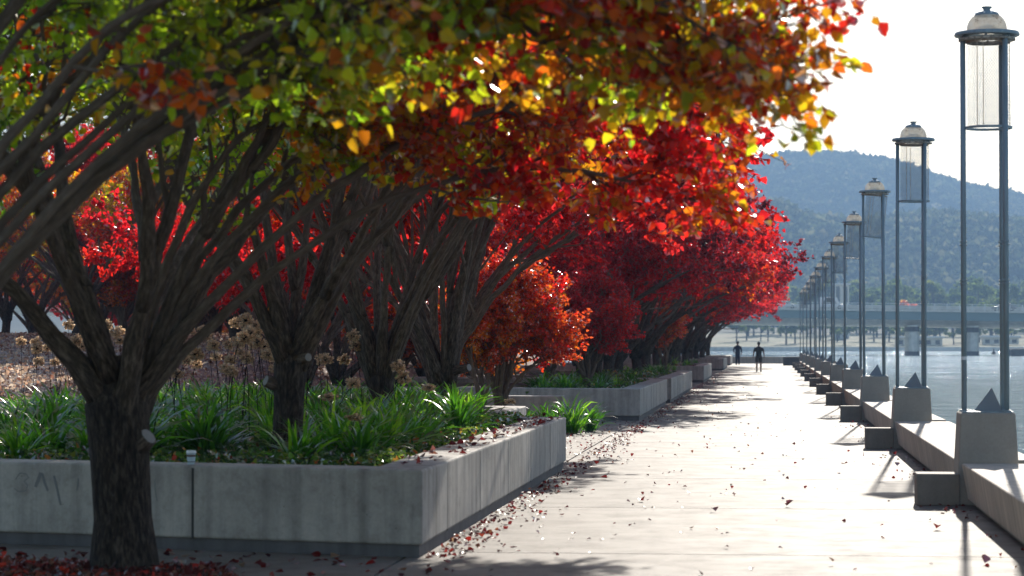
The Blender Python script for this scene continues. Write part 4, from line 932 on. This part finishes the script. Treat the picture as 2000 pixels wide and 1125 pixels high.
# individual trees on the far shore
def far_tree(seed, h, w):
    r = np.random.default_rng(seed); t = MB(); t.tube([(0, 0, -1), (.2, 0, h * .25), (.0, .1, h * .55), (.3, 0, h * .8)], [.45, .35, .22, .08], 7)
    cl = []
    for i in range(16):
        a = r.uniform(0, 6.28); q = r.uniform(.1, 1) ** .6; zz = r.uniform(.32, .95); rr = w * q * (1 - .75 * abs(zz - .55)); c = np.array([rr * math.cos(a), rr * math.sin(a), h * zz]); cl.append(c)
        t.tube([(.1, 0, h * zz * .55), tuple(c * np.array([.5, .5, .9])), tuple(c)], [.14, .09, .04], 4, False)
    cl = np.array(cl); idx = np.repeat(np.arange(len(cl)), 110); k = len(idx); d = unit(r.normal(0, 1, (k, 3)))
    rad = r.uniform(.16, .30, len(cl))[idx] * w * 1.1; P = cl[idx] + d * (rad * r.uniform(.3, 1.0, k) ** .5)[:, None] * np.array([1, 1, .75])
    hue = np.repeat(r.uniform(0, .5, len(cl)), 110) + r.uniform(0, .45, k)
    return t.mesh('trunk', True), leaf_mesh('crown', P, r.normal(0, 1, (k, 3)), r.normal(0, 1, (k, 3)), r.uniform(.5, 1.0, k), hue)
FT = [far_tree(300 + i, 17 + 2 * i, 5.5 + .6 * i) for i in range(4)]
def ftree(x, y, v, s, label, group, m=None, z=None):
    e = empty('gum_tree', (x, y, float(hillz(np.array(x), np.array(y))) if z is None else z), rg.uniform(0, 6)); e.scale = (s, s, s); tag(e, label, 'tree', group)
    mesh_obj('trunk', FT[v][0], M['bark'], e); mesh_obj('crown', FT[v][1], m or M['gum'], e)
for i in range(60):      # belt whose crowns rise above the bridge deck
    u = -60 + 640 * (i + rg.uniform(-.6, .6)) / 60; y = rg.uniform(930, 1100); x = u / 4700 * y
    hgt = rg.uniform(.78, 1.12)
    ftree(x, y, rg.randrange(4), hgt, 'gum tree in the belt rising behind the bridge', 'gum trees behind the bridge')
for i in range(26):      # nearer shore trees under the deck line, casting shadows on the lawn
    u = -70 + 640 * (i + rg.uniform(-.3, .3)) / 26; y = rg.uniform(765, 860); x = u / 4700 * y
    ftree(x, y, rg.randrange(4), rg.uniform(.5, .72), 'smaller gum tree on the far lawn seen under the bridge', 'gum trees seen under the bridge')
ftree((1768 - 1502) / 4700 * 900, 900, 1, .78, 'russet autumn tree among the green ones behind the bridge', None, M['leaf_flame'])
# shore wall, pavilion, white building
sw = MB().box(-300, 400, 687, 687.8, -2, .35).build('shore_wall', M['white']); sw.data.materials[0] = M['bridge_concrete']; tag(sw, 'pale low retaining wall along the far shoreline', 'wall')
def hall(name, x, y, w, d, h, label, zb):
    e = empty(name, (x, y, zb)); tag(e, label, 'building')
    MB().box(-w / 2, w / 2, 0, d, 0, h).build('wall', M['bridge_concrete'], e); MB().box(-w / 2 - .6, w / 2 + .6, -.8, d + .6, h + .003, h + .5).build('roof', M['white'], e)
    n = int(w / 2.6)
    for i in range(n):
        x_ = -w / 2 + (i + .5) * w / n; f = MB().box(x_ - .7, x_ + .7, -.06, -.003, .4, h - .7).build('window', M['glassd'], e)
hall('pavilion', (1790 - 1502) / 4700 * 745, 745, 14, 7, 2.4, 'low pale pavilion on the far shore between the bridge piers', .6)
hall('white_building', (1642 - 1502) / 4700 * 900, 900, 5.5, 8, 21, 'white building showing between trees above the bridge', 2)
hall('lakeside_shelter', (1945 - 1502) / 4700 * 760, 760, 11, 5, 2.2, 'long low shelter with a white roof on the far shore at the right', 1.0)
# willow on a stone jetty at the right
jt = MB().box(-4.5, 12, -4, 6, -1.5, .5).build('stone_jetty', M['stone'], bevel=.08); jt.location = (48.6, 452, 0); tag(jt, 'dark stone jetty at the right edge below the hanging tree', 'jetty')
wt = empty('willow_tree', (52.5, 454, .5)); tag(wt, 'dark hanging willow at the right edge under the bridge', 'tree')
t = MB(); t.tube([(0, 0, 0), (.2, 0, 1.6), (0, .1, 3)], [.35, .28, .2], 9)
Pp, Aa, Uu = [], [], []; r = np.random.default_rng(9)
for i in range(60):
    a = r.uniform(0, 6.28); q = 3.6 * r.uniform(.2, 1) ** .5; top = 4.4 - .22 * q * q * .5; x, y = q * math.cos(a), q * math.sin(a)
    t.tube([(0, 0, 2.6), (x * .5, y * .5, top), (x, y, top - .4)], [.06, .04, .015], 4, False)
    for k in range(70):
        f = r.uniform(0, 1); Pp.append((x + r.normal(0, .12), y + r.normal(0, .12), top - .4 - f * (top - .9))); Aa.append((r.normal(0, .3), r.normal(0, .3), -1)); Uu.append(r.normal(0, 1, 3))
mesh_obj('trunk', t.mesh('trunk', True), M['bark'], wt); mesh_obj('crown', leaf_mesh('crown', np.array(Pp), np.array(Aa), np.array(Uu), r.uniform(.22, .4, len(Pp)), r.uniform(0, 1, len(Pp)), wide=.25), M['willow'], wt)
by = empty('buoy', (47.5, 520, -.9)); tag(by, 'small dark buoy floating on the bright water beyond the bridge', 'buoy')
MB().lathe([(.0005, -.3), (.45, -.2), (.55, .1), (.35, .5), (.14, .6), (.12, 1.2), (.0005, 1.25)], 16).build('float', M['buoy'], by, True)

# ------------------------------------------------------------------ air
hz = MB().box(-1600, 1600, -60, 3100, -4, 270).build('haze', M['white']); hz.data.materials.clear()
hm = bpy.data.materials.new('haze_air'); hm.use_nodes = True; N = hm.node_tree.nodes; N.clear()
pv = N.new("ShaderNodeVolumePrincipled"); pv.inputs["Color"].default_value = (.40, .64, .98, 1); pv.inputs["Density"].default_value = .0004; pv.inputs["Anisotropy"].default_value = .1
ou = N.new("ShaderNodeOutputMaterial"); hm.node_tree.links.new(pv.outputs[0], ou.inputs[1]); hz.data.materials.append(hm); tag(hz, kind='stuff')
